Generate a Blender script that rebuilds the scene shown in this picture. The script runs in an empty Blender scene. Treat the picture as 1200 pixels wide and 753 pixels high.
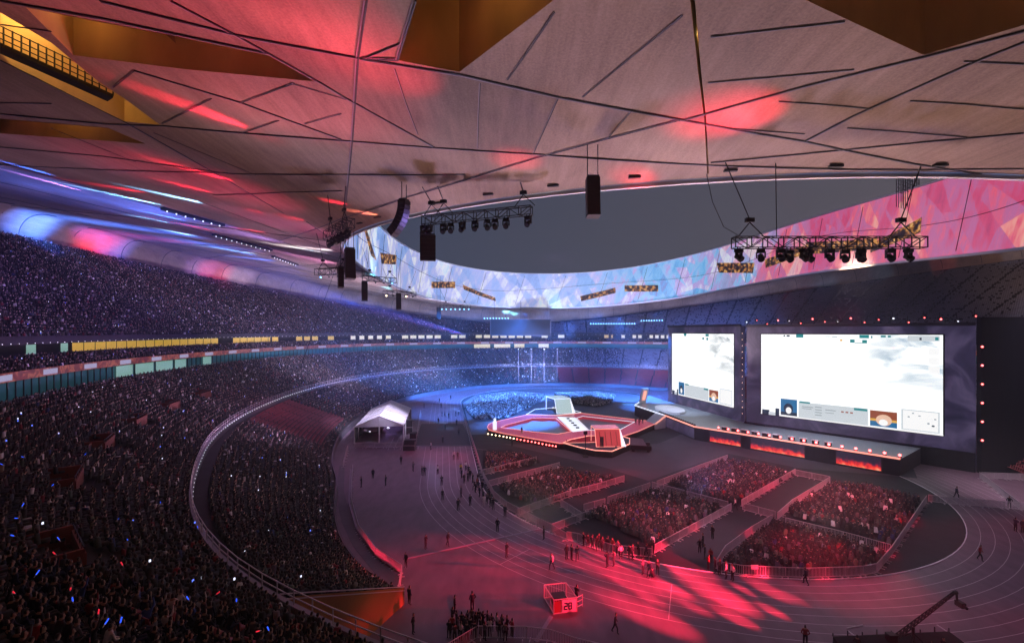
# A concert-lit stadium at dusk: bowl of stands, membrane roof with an oval opening, stage, island stage, track and crowd.
import bpy, math, random
import numpy as np
from mathutils import Vector, Matrix
from mathutils.geometry import delaunay_2d_cdt
import math
YAW=-0.147
TX,TY=math.sin(YAW),math.cos(YAW)        # stadium long axis
NX,NY=math.cos(YAW),-math.sin(YAW)       # across the pitch
CX,CY=24.4,124.7
CAMZ=25.0
def W(s,l): return (CX+s*TX+l*NX, CY+s*TY+l*NY)
def SL(x,y):
    dx,dy=x-CX,y-CY
    return dx*TX+dy*TY, dx*NX+dy*NY
NEXP=2.15
def rad(phi,a,b):
    return ((abs(math.cos(phi))/a)**NEXP+(abs(math.sin(phi))/b)**NEXP)**(-1/NEXP)
def bow(phi):
    d=abs(math.degrees(phi)) if phi<0 else 0
    t=min(1,max(0,(d-123)/25)); t=t*t*(3-2*t)
    if d>160: t*=max(0,1-(d-160)/18)
    return t
def bowk(phi,k): return k+bow(phi)*(2.5*(1-k/21) if k>=0 else 2.5+5.0*(-k/18)) if k<21 else k
def ring(phi,k):
    k=bowk(phi,k); r=rad(phi,105+k,84+k); return W(r*math.cos(phi),r*math.sin(phi))
def ktop(phi): return 33+32*abs(math.sin(phi))**1.6
def ztop(phi): return 23.5+.62*(ktop(phi)-23)
def rin(phi): return rad(phi,93,64)
def rout(phi):
    k=ktop(phi)+3; return rad(phi,105+k,84+k)
def zrim(phi): return 36+6*math.sin(phi)**2
def soffit_z(x,y):
    s,l=SL(x,y); phi=math.atan2(l,s); r=math.hypot(s,l)
    a,b=rin(phi),rout(phi); t=min(max((r-a)/(b-a),-.05),1)
    zt=ztop(phi)+7; z=zrim(phi)+(zt-zrim(phi))*t
    q=(t-(1-7/(b-a)))/(7/(b-a))
    if q>0: z-=7*(1-math.sqrt(max(0,1-q*q)))
    return z
def soffit_t(x,y):
    s,l=SL(x,y); phi=math.atan2(l,s); r=math.hypot(s,l)
    return (r-rin(phi))/(rout(phi)-rin(phi))

R=math.radians
random.seed(7); rng=np.random.default_rng(7)
scene=bpy.context.scene
COL=scene.collection

# ------------------------------------------------------------------ materials
def srgb(r,g,b):
    f=lambda c:(c/255/12.92) if c/255<=.04045 else ((c/255+.055)/1.055)**2.4
    return (f(r),f(g),f(b),1)
def mat(name,col,rough=.7,metal=0,emit=None,es=1.0,noise=0,scale=1.0,spec=.3,stretch=None):
    m=bpy.data.materials.new(name); m.use_nodes=True; nt=m.node_tree; b=nt.nodes['Principled BSDF']
    c=tuple(col)[:3]+(1,)
    b.inputs['Base Color'].default_value=c; b.inputs['Roughness'].default_value=rough; b.inputs['Metallic'].default_value=metal
    b.inputs['Specular IOR Level'].default_value=spec
    if emit: b.inputs['Emission Color'].default_value=tuple(emit)[:3]+(1,); b.inputs['Emission Strength'].default_value=es
    if noise:
        tc=nt.nodes.new('ShaderNodeTexCoord'); n=nt.nodes.new('ShaderNodeTexNoise'); n.inputs['Scale'].default_value=scale; n.inputs['Detail'].default_value=6
        src=tc.outputs['Object']
        if stretch:
            mp=nt.nodes.new('ShaderNodeMapping'); mp.inputs['Scale'].default_value=stretch; nt.links.new(src,mp.inputs[0]); src=mp.outputs[0]
        nt.links.new(src,n.inputs['Vector'])
        mx=nt.nodes.new('ShaderNodeMixRGB'); mx.inputs[1].default_value=tuple(x*(1-noise) for x in c[:3])+(1,); mx.inputs[2].default_value=tuple(min(1,x*(1+noise)) for x in c[:3])+(1,)
        nt.links.new(n.outputs['Fac'],mx.inputs[0]); nt.links.new(mx.outputs[0],b.inputs['Base Color'])
    return m
M={}
M['tartan']=mat('tartan',(.14,.095,.125),.5,noise=.45,scale=.9,stretch=(1,.35,1))
M['infield']=mat('infield',(.022,.027,.032),.85,noise=.4,scale=.5)  # darker than the far floor sheet: missing light put into the colour
M['carpet']=mat('carpet',(.012,.014,.018),.95,noise=.3,scale=.8)
M['litfloor']=mat('lit_floor',(.10,.11,.13),.5,noise=.25,scale=.15)  # paler than the infield: light on the far floor put into the colour
M['greyfloor']=mat('greyfloor',(.06,.06,.075),.8,noise=.3,scale=.25)
M['line']=mat('line_paint',(.46,.43,.45),.7,noise=.25,scale=3)
M['kerb']=mat('kerb_white',(.8,.8,.82),.5)
M['concrete']=mat('concrete',(.12,.11,.13),.85,noise=.25,scale=.6)
M['concrete_dark']=mat('concrete_dark',(.035,.033,.04),.9,noise=.3,scale=.6)
M['parapet']=mat('parapet_paint',(.26,.24,.29),.7,noise=.15,scale=.5)
M['vomitory']=mat('vomitory_red_brown',(.16,.05,.035),.8,noise=.3,scale=.7)
M['orange']=mat('orange_wall',(.30,.15,.05),.7,noise=.25,scale=.4)
M['steel']=mat('galvanised_steel',(.55,.52,.55),.45,.3)
M['dsteel']=mat('dark_steel',(.03,.03,.035),.55,.3)
M['black']=mat('black_paint',(.012,.012,.015),.6)
M['blackcloth']=mat('black_drape',(.010,.011,.014),.95,noise=.4,scale=.8,stretch=(3,3,.2))
M['speaker']=mat('speaker_cabinet',(.035,.03,.032),.6,noise=.2,scale=4)
M['glass']=mat('lens_glass',(.05,.05,.07),.1,0,spec=.6)
M['tentcloth']=mat('tent_cloth',(.72,.70,.74),.7,noise=.06,scale=.6)
M['white']=mat('white_paint',(.7,.7,.72),.5)
M['clubseat']=mat('club_floor',(.02,.018,.02),.9)
M['teal']=mat('teal_glass',(.03,.10,.11),.25,emit=(.05,.25,.24),es=.09,noise=.3,scale=.3)
M['mint']=mat('lit_lounge_window',(.2,.4,.35),.4,emit=(.42,.80,.60),es=.36)
M['yellow']=mat('yellow_lit_window',(.4,.3,.1),.4,emit=(1,.60,.08),es=.45,noise=.3,scale=.5)
M['palewin']=mat('pale_lit_window',(.4,.4,.3),.4,emit=(1,.88,.55),es=.6)
M['lampwhite']=mat('lamp_white',(.8,.8,.8),.4,emit=(.85,.88,1),es=2.2)
M['lampcyan']=mat('lamp_cyan',(.4,.7,.9),.4,emit=(.2,.6,1),es=4)
M['lampred']=mat('lamp_red',(.7,.2,.2),.4,emit=(1,.10,.10),es=9)
M['lampwarm']=mat('lamp_warm',(.9,.8,.6),.4,emit=(1,.72,.45),es=5)
M['edgewhite']=mat('edge_light_white',(.8,.8,.8),.4,emit=(.8,.86,1),es=1.05)
M['edgepink']=mat('edge_light_pink',(.8,.6,.5),.4,emit=(1,.33,.24),es=1.15)
M['pinkled']=mat('pink_led_floor',(.4,.1,.12),.3,emit=(.80,.05,.10),es=.34)
M['blueled']=mat('blue_led_floor',(.05,.08,.2),.25,emit=(.02,.07,.30),es=.6,noise=.4,scale=.2)
M['cage']=mat('cage_frame',(.6,.45,.47),.5,.2)
M['yellowbag']=mat('yellow_vest',(.65,.5,.05),.6)
M['pool']=mat('pool_floor',(.30,.35,.38),.35,noise=.2,scale=.15)
M['seatred']=mat('seat_red',(.20,.035,.045),.5,noise=.3,scale=.6)
M['seatgrey']=mat('seat_grey',(.18,.18,.23),.5,noise=.4,scale=.4)

def nodemat(name):
    m=bpy.data.materials.new(name); m.use_nodes=True; nt=m.node_tree
    nt.nodes['Principled BSDF'].inputs['Base Color'].default_value=(.03,.03,.03,1)
    return m,nt,nt.nodes['Principled BSDF'],nt.nodes.new,nt.links.new
def ramp(nt,stops,interp='LINEAR'):
    r=nt.nodes.new('ShaderNodeValToRGB'); r.color_ramp.interpolation=interp
    e=r.color_ramp.elements
    e[0].position=stops[0][0]; e[0].color=stops[0][1]+(1,)
    e[1].position=stops[-1][0]; e[1].color=stops[-1][1]+(1,)
    for p,c in stops[1:-1]:
        x=e.new(p); x.color=c+(1,)
    return r
# roof membrane: fabric with brushed streaks
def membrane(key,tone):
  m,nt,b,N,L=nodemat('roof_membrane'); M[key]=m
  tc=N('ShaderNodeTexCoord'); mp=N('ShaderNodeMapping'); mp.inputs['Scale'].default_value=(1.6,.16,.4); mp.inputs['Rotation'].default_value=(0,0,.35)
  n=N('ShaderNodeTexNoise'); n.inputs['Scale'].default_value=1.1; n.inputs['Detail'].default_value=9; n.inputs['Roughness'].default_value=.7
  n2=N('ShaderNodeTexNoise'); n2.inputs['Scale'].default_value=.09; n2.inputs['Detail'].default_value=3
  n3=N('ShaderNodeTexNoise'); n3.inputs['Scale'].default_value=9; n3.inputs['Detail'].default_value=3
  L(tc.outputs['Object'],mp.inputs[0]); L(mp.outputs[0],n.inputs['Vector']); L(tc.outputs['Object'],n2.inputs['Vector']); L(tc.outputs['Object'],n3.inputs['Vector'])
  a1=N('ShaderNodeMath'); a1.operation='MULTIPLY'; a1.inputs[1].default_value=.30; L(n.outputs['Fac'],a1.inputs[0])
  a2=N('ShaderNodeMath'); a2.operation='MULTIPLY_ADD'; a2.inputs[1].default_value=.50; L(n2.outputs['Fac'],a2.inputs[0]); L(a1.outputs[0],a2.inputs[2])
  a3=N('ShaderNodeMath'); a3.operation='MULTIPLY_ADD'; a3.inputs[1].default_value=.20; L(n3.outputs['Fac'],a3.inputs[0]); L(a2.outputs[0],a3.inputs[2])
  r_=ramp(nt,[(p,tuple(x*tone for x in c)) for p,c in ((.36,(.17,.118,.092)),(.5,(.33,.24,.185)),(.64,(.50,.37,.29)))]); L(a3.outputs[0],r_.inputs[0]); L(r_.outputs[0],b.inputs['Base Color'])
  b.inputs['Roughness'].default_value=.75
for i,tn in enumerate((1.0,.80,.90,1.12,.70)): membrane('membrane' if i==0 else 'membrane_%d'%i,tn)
# void lining (warm fabric inside the roof)
M['voidwall']=mat('void_lining',(.46,.31,.15),.8,noise=.45,scale=.45,stretch=(1,1,.4))
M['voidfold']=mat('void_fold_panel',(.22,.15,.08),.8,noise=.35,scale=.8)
M['voiddark']=mat('void_beam',(.08,.06,.05),.8)
# projected light on the far rim band, painted in as glowing shards of colour that turn from white-blue (left) to red (right)
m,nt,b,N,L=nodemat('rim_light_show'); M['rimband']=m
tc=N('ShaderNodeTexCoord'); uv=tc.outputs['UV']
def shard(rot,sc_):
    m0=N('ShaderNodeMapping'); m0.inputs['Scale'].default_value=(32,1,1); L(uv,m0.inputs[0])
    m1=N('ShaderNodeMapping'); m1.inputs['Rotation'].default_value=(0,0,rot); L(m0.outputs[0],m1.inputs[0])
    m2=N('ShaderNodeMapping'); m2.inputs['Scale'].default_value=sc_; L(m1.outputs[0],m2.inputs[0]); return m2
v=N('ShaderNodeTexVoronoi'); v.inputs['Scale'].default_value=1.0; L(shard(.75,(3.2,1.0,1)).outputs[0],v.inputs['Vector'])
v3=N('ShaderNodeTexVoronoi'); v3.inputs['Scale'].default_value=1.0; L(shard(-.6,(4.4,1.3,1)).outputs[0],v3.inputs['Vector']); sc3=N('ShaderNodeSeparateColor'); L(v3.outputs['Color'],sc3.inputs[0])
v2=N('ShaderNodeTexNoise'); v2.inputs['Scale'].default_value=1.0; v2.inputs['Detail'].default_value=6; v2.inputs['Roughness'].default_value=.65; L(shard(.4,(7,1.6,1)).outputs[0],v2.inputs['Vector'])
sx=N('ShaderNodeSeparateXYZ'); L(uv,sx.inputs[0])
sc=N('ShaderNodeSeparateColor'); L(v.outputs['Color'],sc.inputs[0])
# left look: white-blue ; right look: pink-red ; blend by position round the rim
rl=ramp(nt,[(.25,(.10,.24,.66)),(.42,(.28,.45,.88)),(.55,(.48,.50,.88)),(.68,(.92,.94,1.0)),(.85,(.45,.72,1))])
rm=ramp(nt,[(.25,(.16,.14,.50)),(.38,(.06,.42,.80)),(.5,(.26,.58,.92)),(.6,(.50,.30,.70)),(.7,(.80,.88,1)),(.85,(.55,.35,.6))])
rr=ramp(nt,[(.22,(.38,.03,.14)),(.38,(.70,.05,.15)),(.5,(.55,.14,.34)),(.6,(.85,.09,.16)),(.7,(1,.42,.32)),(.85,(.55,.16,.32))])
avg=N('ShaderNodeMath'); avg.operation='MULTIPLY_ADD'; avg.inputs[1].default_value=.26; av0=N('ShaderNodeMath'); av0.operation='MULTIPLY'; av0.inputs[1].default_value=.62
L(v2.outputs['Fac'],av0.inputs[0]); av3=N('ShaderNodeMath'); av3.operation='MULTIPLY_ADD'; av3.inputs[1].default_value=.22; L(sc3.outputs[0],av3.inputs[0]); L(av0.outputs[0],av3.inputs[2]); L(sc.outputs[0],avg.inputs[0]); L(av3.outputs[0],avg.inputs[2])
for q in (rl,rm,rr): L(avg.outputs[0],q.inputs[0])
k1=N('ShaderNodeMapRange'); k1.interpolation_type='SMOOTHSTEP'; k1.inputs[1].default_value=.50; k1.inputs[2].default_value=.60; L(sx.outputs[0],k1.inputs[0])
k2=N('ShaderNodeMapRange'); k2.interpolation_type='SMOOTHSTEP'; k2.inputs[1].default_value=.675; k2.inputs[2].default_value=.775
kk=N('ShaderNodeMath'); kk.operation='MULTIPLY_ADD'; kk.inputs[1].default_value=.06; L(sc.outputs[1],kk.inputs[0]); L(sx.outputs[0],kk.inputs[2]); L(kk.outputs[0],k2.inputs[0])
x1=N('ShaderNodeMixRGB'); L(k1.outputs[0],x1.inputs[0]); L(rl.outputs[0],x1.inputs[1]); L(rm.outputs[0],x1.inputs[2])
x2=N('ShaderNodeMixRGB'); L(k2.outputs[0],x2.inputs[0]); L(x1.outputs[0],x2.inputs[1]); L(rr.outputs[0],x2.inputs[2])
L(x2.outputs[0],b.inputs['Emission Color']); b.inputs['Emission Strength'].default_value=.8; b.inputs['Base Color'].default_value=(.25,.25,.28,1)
M['goldslot']=mat('gold_lit_slot',(.3,.2,.1),.5)
m,nt,b,N,L=nodemat('gold_slot_lights')
tc=N('ShaderNodeTexCoord'); n=N('ShaderNodeTexNoise'); n.inputs['Scale'].default_value=.9; n.inputs['Detail'].default_value=5; L(tc.outputs['Object'],n.inputs['Vector'])
r_=ramp(nt,[(.42,(.01,.004,.006)),(.5,(.10,.03,.01)),(.58,(.75,.30,.04)),(.7,(1,.70,.25))]); L(n.outputs['Fac'],r_.inputs[0]); L(r_.outputs[0],b.inputs['Emission Color']); b.inputs['Emission Strength'].default_value=.7
M['goldslot']=m
# LED backdrop of the stage wall (dim violet clouds)
m,nt,b,N,L=nodemat('backdrop_led'); M['backdrop']=m
tc=N('ShaderNodeTexCoord'); n=N('ShaderNodeTexNoise'); n.inputs['Scale'].default_value=.16; n.inputs['Detail'].default_value=9; n.inputs['Distortion'].default_value=1.6; n.inputs['Roughness'].default_value=.6
L(tc.outputs['Object'],n.inputs['Vector'])
r_=ramp(nt,[(.32,(.012,.016,.05)),(.47,(.05,.04,.11)),(.58,(.13,.10,.22)),(.72,(.26,.18,.33))]); L(n.outputs['Fac'],r_.inputs[0]); L(r_.outputs[0],b.inputs['Emission Color']); b.inputs['Emission Strength'].default_value=.42; b.inputs['Base Color'].default_value=(.03,.03,.035,1)
# screens
def screenmat(name,cl):
    m,nt,b,N,L=nodemat(name)
    tc=N('ShaderNodeTexCoord'); sx=N('ShaderNodeSeparateXYZ'); L(tc.outputs['UV'],sx.inputs[0])
    mp=N('ShaderNodeMapping'); mp.inputs['Scale'].default_value=(3.2,4.5,1); mp.inputs['Rotation'].default_value=(0,0,.45); L(tc.outputs['UV'],mp.inputs[0])
    n=N('ShaderNodeTexNoise'); n.inputs['Scale'].default_value=1.4; n.inputs['Detail'].default_value=7; n.inputs['Distortion'].default_value=.5; L(mp.outputs[0],n.inputs['Vector'])
    r=ramp(nt,[(.47,(0,0,0)),(.62,(1,1,1))]); L(n.outputs['Fac'],r.inputs[0])
    # keep the clouds to the upper right of the picture
    a=N('ShaderNodeMapRange'); a.inputs[1].default_value=.58; a.inputs[2].default_value=.85; L(sx.outputs[0],a.inputs[0])
    c=N('ShaderNodeMapRange'); c.inputs[1].default_value=.30; c.inputs[2].default_value=.78; L(sx.outputs[1],c.inputs[0])
    p=N('ShaderNodeMath'); p.operation='MULTIPLY'; L(a.outputs[0],p.inputs[0]); L(c.outputs[0],p.inputs[1])
    q=N('ShaderNodeMath'); q.operation='MULTIPLY'; L(p.outputs[0],q.inputs[0]); L(r.outputs[0],q.inputs[1])
    x=N('ShaderNodeMixRGB'); x.inputs[1].default_value=(.98,1,1,1); x.inputs[2].default_value=cl+(1,); L(q.outputs[0],x.inputs[0])
    L(x.outputs[0],b.inputs['Emission Color']); b.inputs['Emission Strength'].default_value=1.2; b.inputs['Base Color'].default_value=(.02,.02,.02,1); b.inputs['Specular IOR Level'].default_value=0
    return m
M['screen']=screenmat('screen_picture',(.06,.22,.36)); M['screenb']=screenmat('side_screen_picture',(.08,.14,.18))
def em(name,c,s=1): M[name]=mat(name,(.02,.02,.02),.6,emit=c,es=s,spec=0)
em('hud_teal',(.01,.25,.27),1); em('hud_grey',(.66,.72,.76),.95); em('hud_line',(.30,.36,.40),1); em('hud_blue',(.02,.16,.36),1); em('hud_dark',(.015,.03,.06),1)
em('hud_brown',(.30,.07,.03),1); em('hud_skin',(.85,.55,.40),1); em('hud_white',(1,1,1),1); em('hud_gold',(.8,.45,.08),1)
# fire picture on the stage front
m,nt,b,N,L=nodemat('fire_led'); M['fire']=m
tc=N('ShaderNodeTexCoord'); sx=N('ShaderNodeSeparateXYZ'); L(tc.outputs['UV'],sx.inputs[0])
mp=N('ShaderNodeMapping'); mp.inputs['Scale'].default_value=(7,1.6,1); L(tc.outputs['UV'],mp.inputs[0])
n=N('ShaderNodeTexNoise'); n.inputs['Scale'].default_value=1.3; n.inputs['Detail'].default_value=8; L(mp.outputs[0],n.inputs['Vector'])
a=N('ShaderNodeMath'); a.operation='MULTIPLY_ADD'; a.inputs[1].default_value=1.1; L(n.outputs['Fac'],a.inputs[0]); 
i=N('ShaderNodeMath'); i.operation='SUBTRACT'; i.inputs[0].default_value=.22; L(sx.outputs[1],i.inputs[1]); L(i.outputs[0],a.inputs[2])
r_=ramp(nt,[(.18,(.012,.01,.03)),(.34,(.10,.012,.04)),(.52,(.70,.01,.02)),(.68,(1,.06,.03)),(.84,(1,.38,.20))]); L(a.outputs[0],r_.inputs[0]); L(r_.outputs[0],b.inputs['Emission Color']); b.inputs['Emission Strength'].default_value=1.0
# ribbon board
m,nt,b,N,L=nodemat('ribbon_picture'); M['ribbon']=m
tc=N('ShaderNodeTexCoord'); n=N('ShaderNodeTexNoise'); n.inputs['Scale'].default_value=.45; n.inputs['Distortion'].default_value=2; L(tc.outputs['Object'],n.inputs['Vector'])
r_=ramp(nt,[(.38,(.09,.012,.016)),(.5,(.18,.025,.025)),(.56,(.40,.12,.07)),(.66,(.13,.02,.024))]); L(n.outputs['Fac'],r_.inputs[0]); L(r_.outputs[0],b.inputs['Emission Color']); b.inputs['Emission Strength'].default_value=.85
em('ribbon_white',(.50,.48,.75),.7)
# crowd colours come from a per-person colour attribute
m,nt,b,N,L=nodemat('crowd_cloth'); M['crowd']=m
at=N('ShaderNodeAttribute'); at.attribute_name='Col'; L(at.outputs['Color'],b.inputs['Base Color']); b.inputs['Roughness'].default_value=.8

# ------------------------------------------------------------------ mesh helpers
def uvset(me,uvs):
    l=me.uv_layers.new(name='UVMap'); l.data.foreach_set('uv',np.array(uvs,dtype='f').ravel())
class MB:
    def __init__(s): s.v=[];s.f=[];s.m=[];s.cur=0
    def add(s,vs,fs):
        o=len(s.v); s.v+= [tuple(v) for v in vs]; s.f+=[tuple(i+o for i in f) for f in fs]; s.m+=[s.cur]*len(fs); return s
    def box(s,c,d,rz=0):
        ca,sa=math.cos(rz),math.sin(rz); vs=[]
        for z in (-.5,.5):
            for x,y in ((-.5,-.5),(.5,-.5),(.5,.5),(-.5,.5)):
                px,py=x*d[0],y*d[1]; vs.append((c[0]+px*ca-py*sa,c[1]+px*sa+py*ca,c[2]+z*d[2]))
        return s.add(vs,[(3,2,1,0),(4,5,6,7),(0,1,5,4),(1,2,6,5),(2,3,7,6),(3,0,4,7)])
    def bar(s,p,q,w,h=None,n=4):
        h=h or w; p=Vector(p);q=Vector(q); d=(q-p)
        if d.length<1e-6: return s
        d.normalize(); u=d.cross(Vector((0,0,1)))
        if u.length<1e-3: u=Vector((1,0,0))
        u.normalize(); v=u.cross(d); vs=[]
        if n==4: offs=[(-.5,-.5),(.5,-.5),(.5,.5),(-.5,.5)]
        else: offs=[(.5*math.cos(2*math.pi*i/n),.5*math.sin(2*math.pi*i/n)) for i in range(n)]
        for e in (p,q):
            for a,b_ in offs: vs.append(e+u*a*w+v*b_*h)
        fs=[tuple(range(n-1,-1,-1)),tuple(range(n,2*n))]+[(i,(i+1)%n,n+(i+1)%n,n+i) for i in range(n)]
        return s.add(vs,fs)
    def prism(s,poly,z0,z1):
        n=len(poly); a=sum(poly[i][0]*poly[(i+1)%n][1]-poly[(i+1)%n][0]*poly[i][1] for i in range(n))
        if a<0: poly=poly[::-1]
        vs=[(x,y,z0) for x,y in poly]+[(x,y,z1) for x,y in poly]
        return s.add(vs,[tuple(range(n-1,-1,-1)),tuple(range(n,2*n))]+[(i,(i+1)%n,n+(i+1)%n,n+i) for i in range(n)])
    def quad(s,*p): return s.add(p,[tuple(range(len(p)))])
    def ball(s,c,r,n=8,sc=(1,1,1)):
        vs=[];fs=[];rows=max(4,n//2)
        for i in range(1,rows):
            t=math.pi*i/rows
            for j in range(n):
                a=2*math.pi*j/n; vs.append((c[0]+r*sc[0]*math.sin(t)*math.cos(a),c[1]+r*sc[1]*math.sin(t)*math.sin(a),c[2]+r*sc[2]*math.cos(t)))
        vs+=[(c[0],c[1],c[2]+r*sc[2]),(c[0],c[1],c[2]-r*sc[2])]; T=len(vs)-2;Bm=len(vs)-1
        for i in range(rows-2):
            for j in range(n): fs.append((i*n+j,(i+1)*n+j,(i+1)*n+(j+1)%n,i*n+(j+1)%n))
        for j in range(n): fs.append((T,j,(j+1)%n)); fs.append((Bm,(rows-2)*n+(j+1)%n,(rows-2)*n+j))
        return s.add(vs,fs)
    def build(s,name,mats,parent=None,uv=None,smooth=False):
        me=bpy.data.meshes.new(name); me.from_pydata(s.v,[],s.f)
        if not isinstance(mats,(list,tuple)): mats=[mats]
        for x in mats: me.materials.append(M[x] if isinstance(x,str) else x)
        me.polygons.foreach_set('material_index',s.m)
        if uv: uvset(me,uv)
        if smooth: me.polygons.foreach_set('use_smooth',[True]*len(s.f))
        me.update(); o=bpy.data.objects.new(name,me); COL.objects.link(o)
        if parent: o.parent=parent
        return o
def tag(o,label=None,cat=None,group=None,kind=None):
    if label: o['label']=label
    if cat: o['category']=cat
    if group: o['group']=group
    if kind: o['kind']=kind
    return o
def empty(name,loc,rz=0,label=None,cat=None,group=None):
    o=bpy.data.objects.new(name,None); COL.objects.link(o); o.location=loc; o.rotation_euler=(0,0,rz); o.empty_display_size=.2
    return tag(o,label,cat,group)
KIDS={}
def kids(o):
    return [c for c in o.children]
def copy_tree(o,parent=None):
    c=o.copy(); COL.objects.link(c); c.parent=parent
    for ch in list(kids(o)): copy_tree(ch,c)
    return c
def tri_region(outer,holes,extra=(),edges=()):
    """2D triangulation of a polygon with holes; returns verts, tris, and where each is."""
    vs=[];ed=[]
    for loop in [outer]+list(holes):
        o=len(vs); n=len(loop); vs+=[Vector(p) for p in loop]; ed+=[(o+i,o+(i+1)%n) for i in range(n)]
    for p in extra: vs.append(Vector(p))
    for pl in edges:
        o=len(vs); vs+=[Vector(p) for p in pl]; ed+=[(o+i,o+i+1) for i in range(len(pl)-1)]
    v2,e2,f2,_,oe,_=delaunay_2d_cdt(vs,ed,[],0,1e-4)
    def ins(p,poly):
        x,y=p;c=False;n=len(poly)
        for i in range(n):
            x1,y1=poly[i];x2,y2=poly[i-1]
            if (y1>y)!=(y2>y) and x<(x2-x1)*(y-y1)/(y2-y1)+x1: c=not c
        return c
    tri_region.walls={tuple(sorted(e)) for e,o in zip(e2,oe) if o}
    out=[]
    for f in f2:
        c=(sum(v2[i].x for i in f)/3,sum(v2[i].y for i in f)/3)
        if ins(c,outer) and not any(ins(c,h) for h in holes): out.append(tuple(f))
    return [(v.x,v.y) for v in v2],out
def rings(phi,k,z): x,y=ring(phi,k); return (x,y,z)
def revolve(prof,phis,closed=False,mb=None):
    """prof: list of (k,z) or callables of phi; builds strips of quads round the bowl."""
    mb=mb or MB(); o=len(mb.v); n=len(prof)
    for ph in phis:
        for p in prof:
            k,z=p(ph) if callable(p) else p
            mb.v.append(rings(ph,k,z))
    m_=len(phis)
    for i in range(m_-1 if not closed else m_):
        j=(i+1)%m_
        for q in range(n-1):
            a,b_,c,d=o+i*n+q,o+j*n+q,o+j*n+q+1,o+i*n+q+1
            if (Vector(mb.v[a])-Vector(mb.v[d])).length<1e-4 and (Vector(mb.v[b_])-Vector(mb.v[c])).length<1e-4: continue
            mb.f.append((a,b_,c,d)); mb.m.append(mb.cur)
    return mb
ALL=[R(-180+2*i) for i in range(180)]

# ------------------------------------------------------------------ camera, world, sun
cam=bpy.data.cameras.new('camera'); co=bpy.data.objects.new('camera',cam); COL.objects.link(co); scene.camera=co
cam.sensor_width=36; cam.lens=16.2; co.location=(0,0,CAMZ); co.rotation_euler=(R(90),0,0); cam.shift_y=11.5/1200; cam.clip_end=3000; cam.clip_start=.1
w=bpy.data.worlds.new('World'); scene.world=w; w.use_nodes=True; nt=w.node_tree; bg=nt.nodes['Background']
sky=nt.nodes.new('ShaderNodeTexSky'); sky.sky_type='NISHITA'; sky.sun_disc=False; sky.sun_elevation=R(1.5); sky.sun_rotation=R(60); sky.air_density=1; sky.dust_density=2
hs=nt.nodes.new('ShaderNodeHueSaturation'); hs.inputs['Saturation'].default_value=.45; nt.links.new(sky.outputs[0],hs.inputs['Color'])
mx=nt.nodes.new('ShaderNodeMixRGB'); mx.inputs[0].default_value=.88; mx.inputs[2].default_value=(.92,1.12,1.95,1)
nt.links.new(hs.outputs[0],mx.inputs[1]); 
tcw=nt.nodes.new('ShaderNodeTexCoord'); spw=nt.nodes.new('ShaderNodeSeparateXYZ'); nt.links.new(tcw.outputs['Generated'],spw.inputs[0])
grw=nt.nodes.new('ShaderNodeMapRange'); grw.inputs[1].default_value=-.5; grw.inputs[2].default_value=.8; nt.links.new(spw.outputs[0],grw.inputs[0])
mw=nt.nodes.new('ShaderNodeMixRGB'); mw.inputs[1].default_value=(.80,1.12,2.1,1); mw.inputs[2].default_value=(1.9,1.65,2.0,1); nt.links.new(grw.outputs[0],mw.inputs[0]); nt.links.new(mw.outputs[0],mx.inputs[2])
nt.links.new(mx.outputs[0],bg.inputs[0]); bg.inputs[1].default_value=.05
sun=bpy.data.lights.new('sun','SUN'); sun.energy=.02; sun.angle=R(10); sun.color=(1,.85,.75); so=bpy.data.objects.new('sun',sun); COL.objects.link(so); so.rotation_euler=(R(80),0,R(-60))
scene.view_settings.view_transform='Standard'; scene.view_settings.look='None'; scene.view_settings.exposure=0; scene.view_settings.gamma=1
scene.render.engine='CYCLES'; cy=scene.cycles; cy.use_denoising=True
try: cy.denoiser='OPENIMAGEDENOISE'
except Exception: pass
cy.max_bounces=5; cy.diffuse_bounces=3; cy.glossy_bounces=2; cy.transmission_bounces=2; cy.volume_bounces=0; cy.sample_clamp_indirect=4; cy.sample_clamp_direct=0
cy.caustics_reflective=False; cy.caustics_refractive=False
def spot(loc,to,power,col,ang=30,blend=.5,rad_=.3):
    l=bpy.data.lights.new('spot_beam','SPOT'); l.energy=power; l.color=col; l.spot_size=R(ang); l.spot_blend=blend; l.shadow_soft_size=rad_
    o=bpy.data.objects.new('spot_beam',l); COL.objects.link(o); o.location=loc; d=Vector(to)-Vector(loc); o.rotation_euler=d.to_track_quat('-Z','Y').to_euler(); return o
def point(loc,power,col,r=.5):
    l=bpy.data.lights.new('lamp_glow','POINT'); l.energy=power; l.color=col; l.shadow_soft_size=r
    o=bpy.data.objects.new('lamp_glow',l); COL.objects.link(o); o.location=loc; return o
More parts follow.
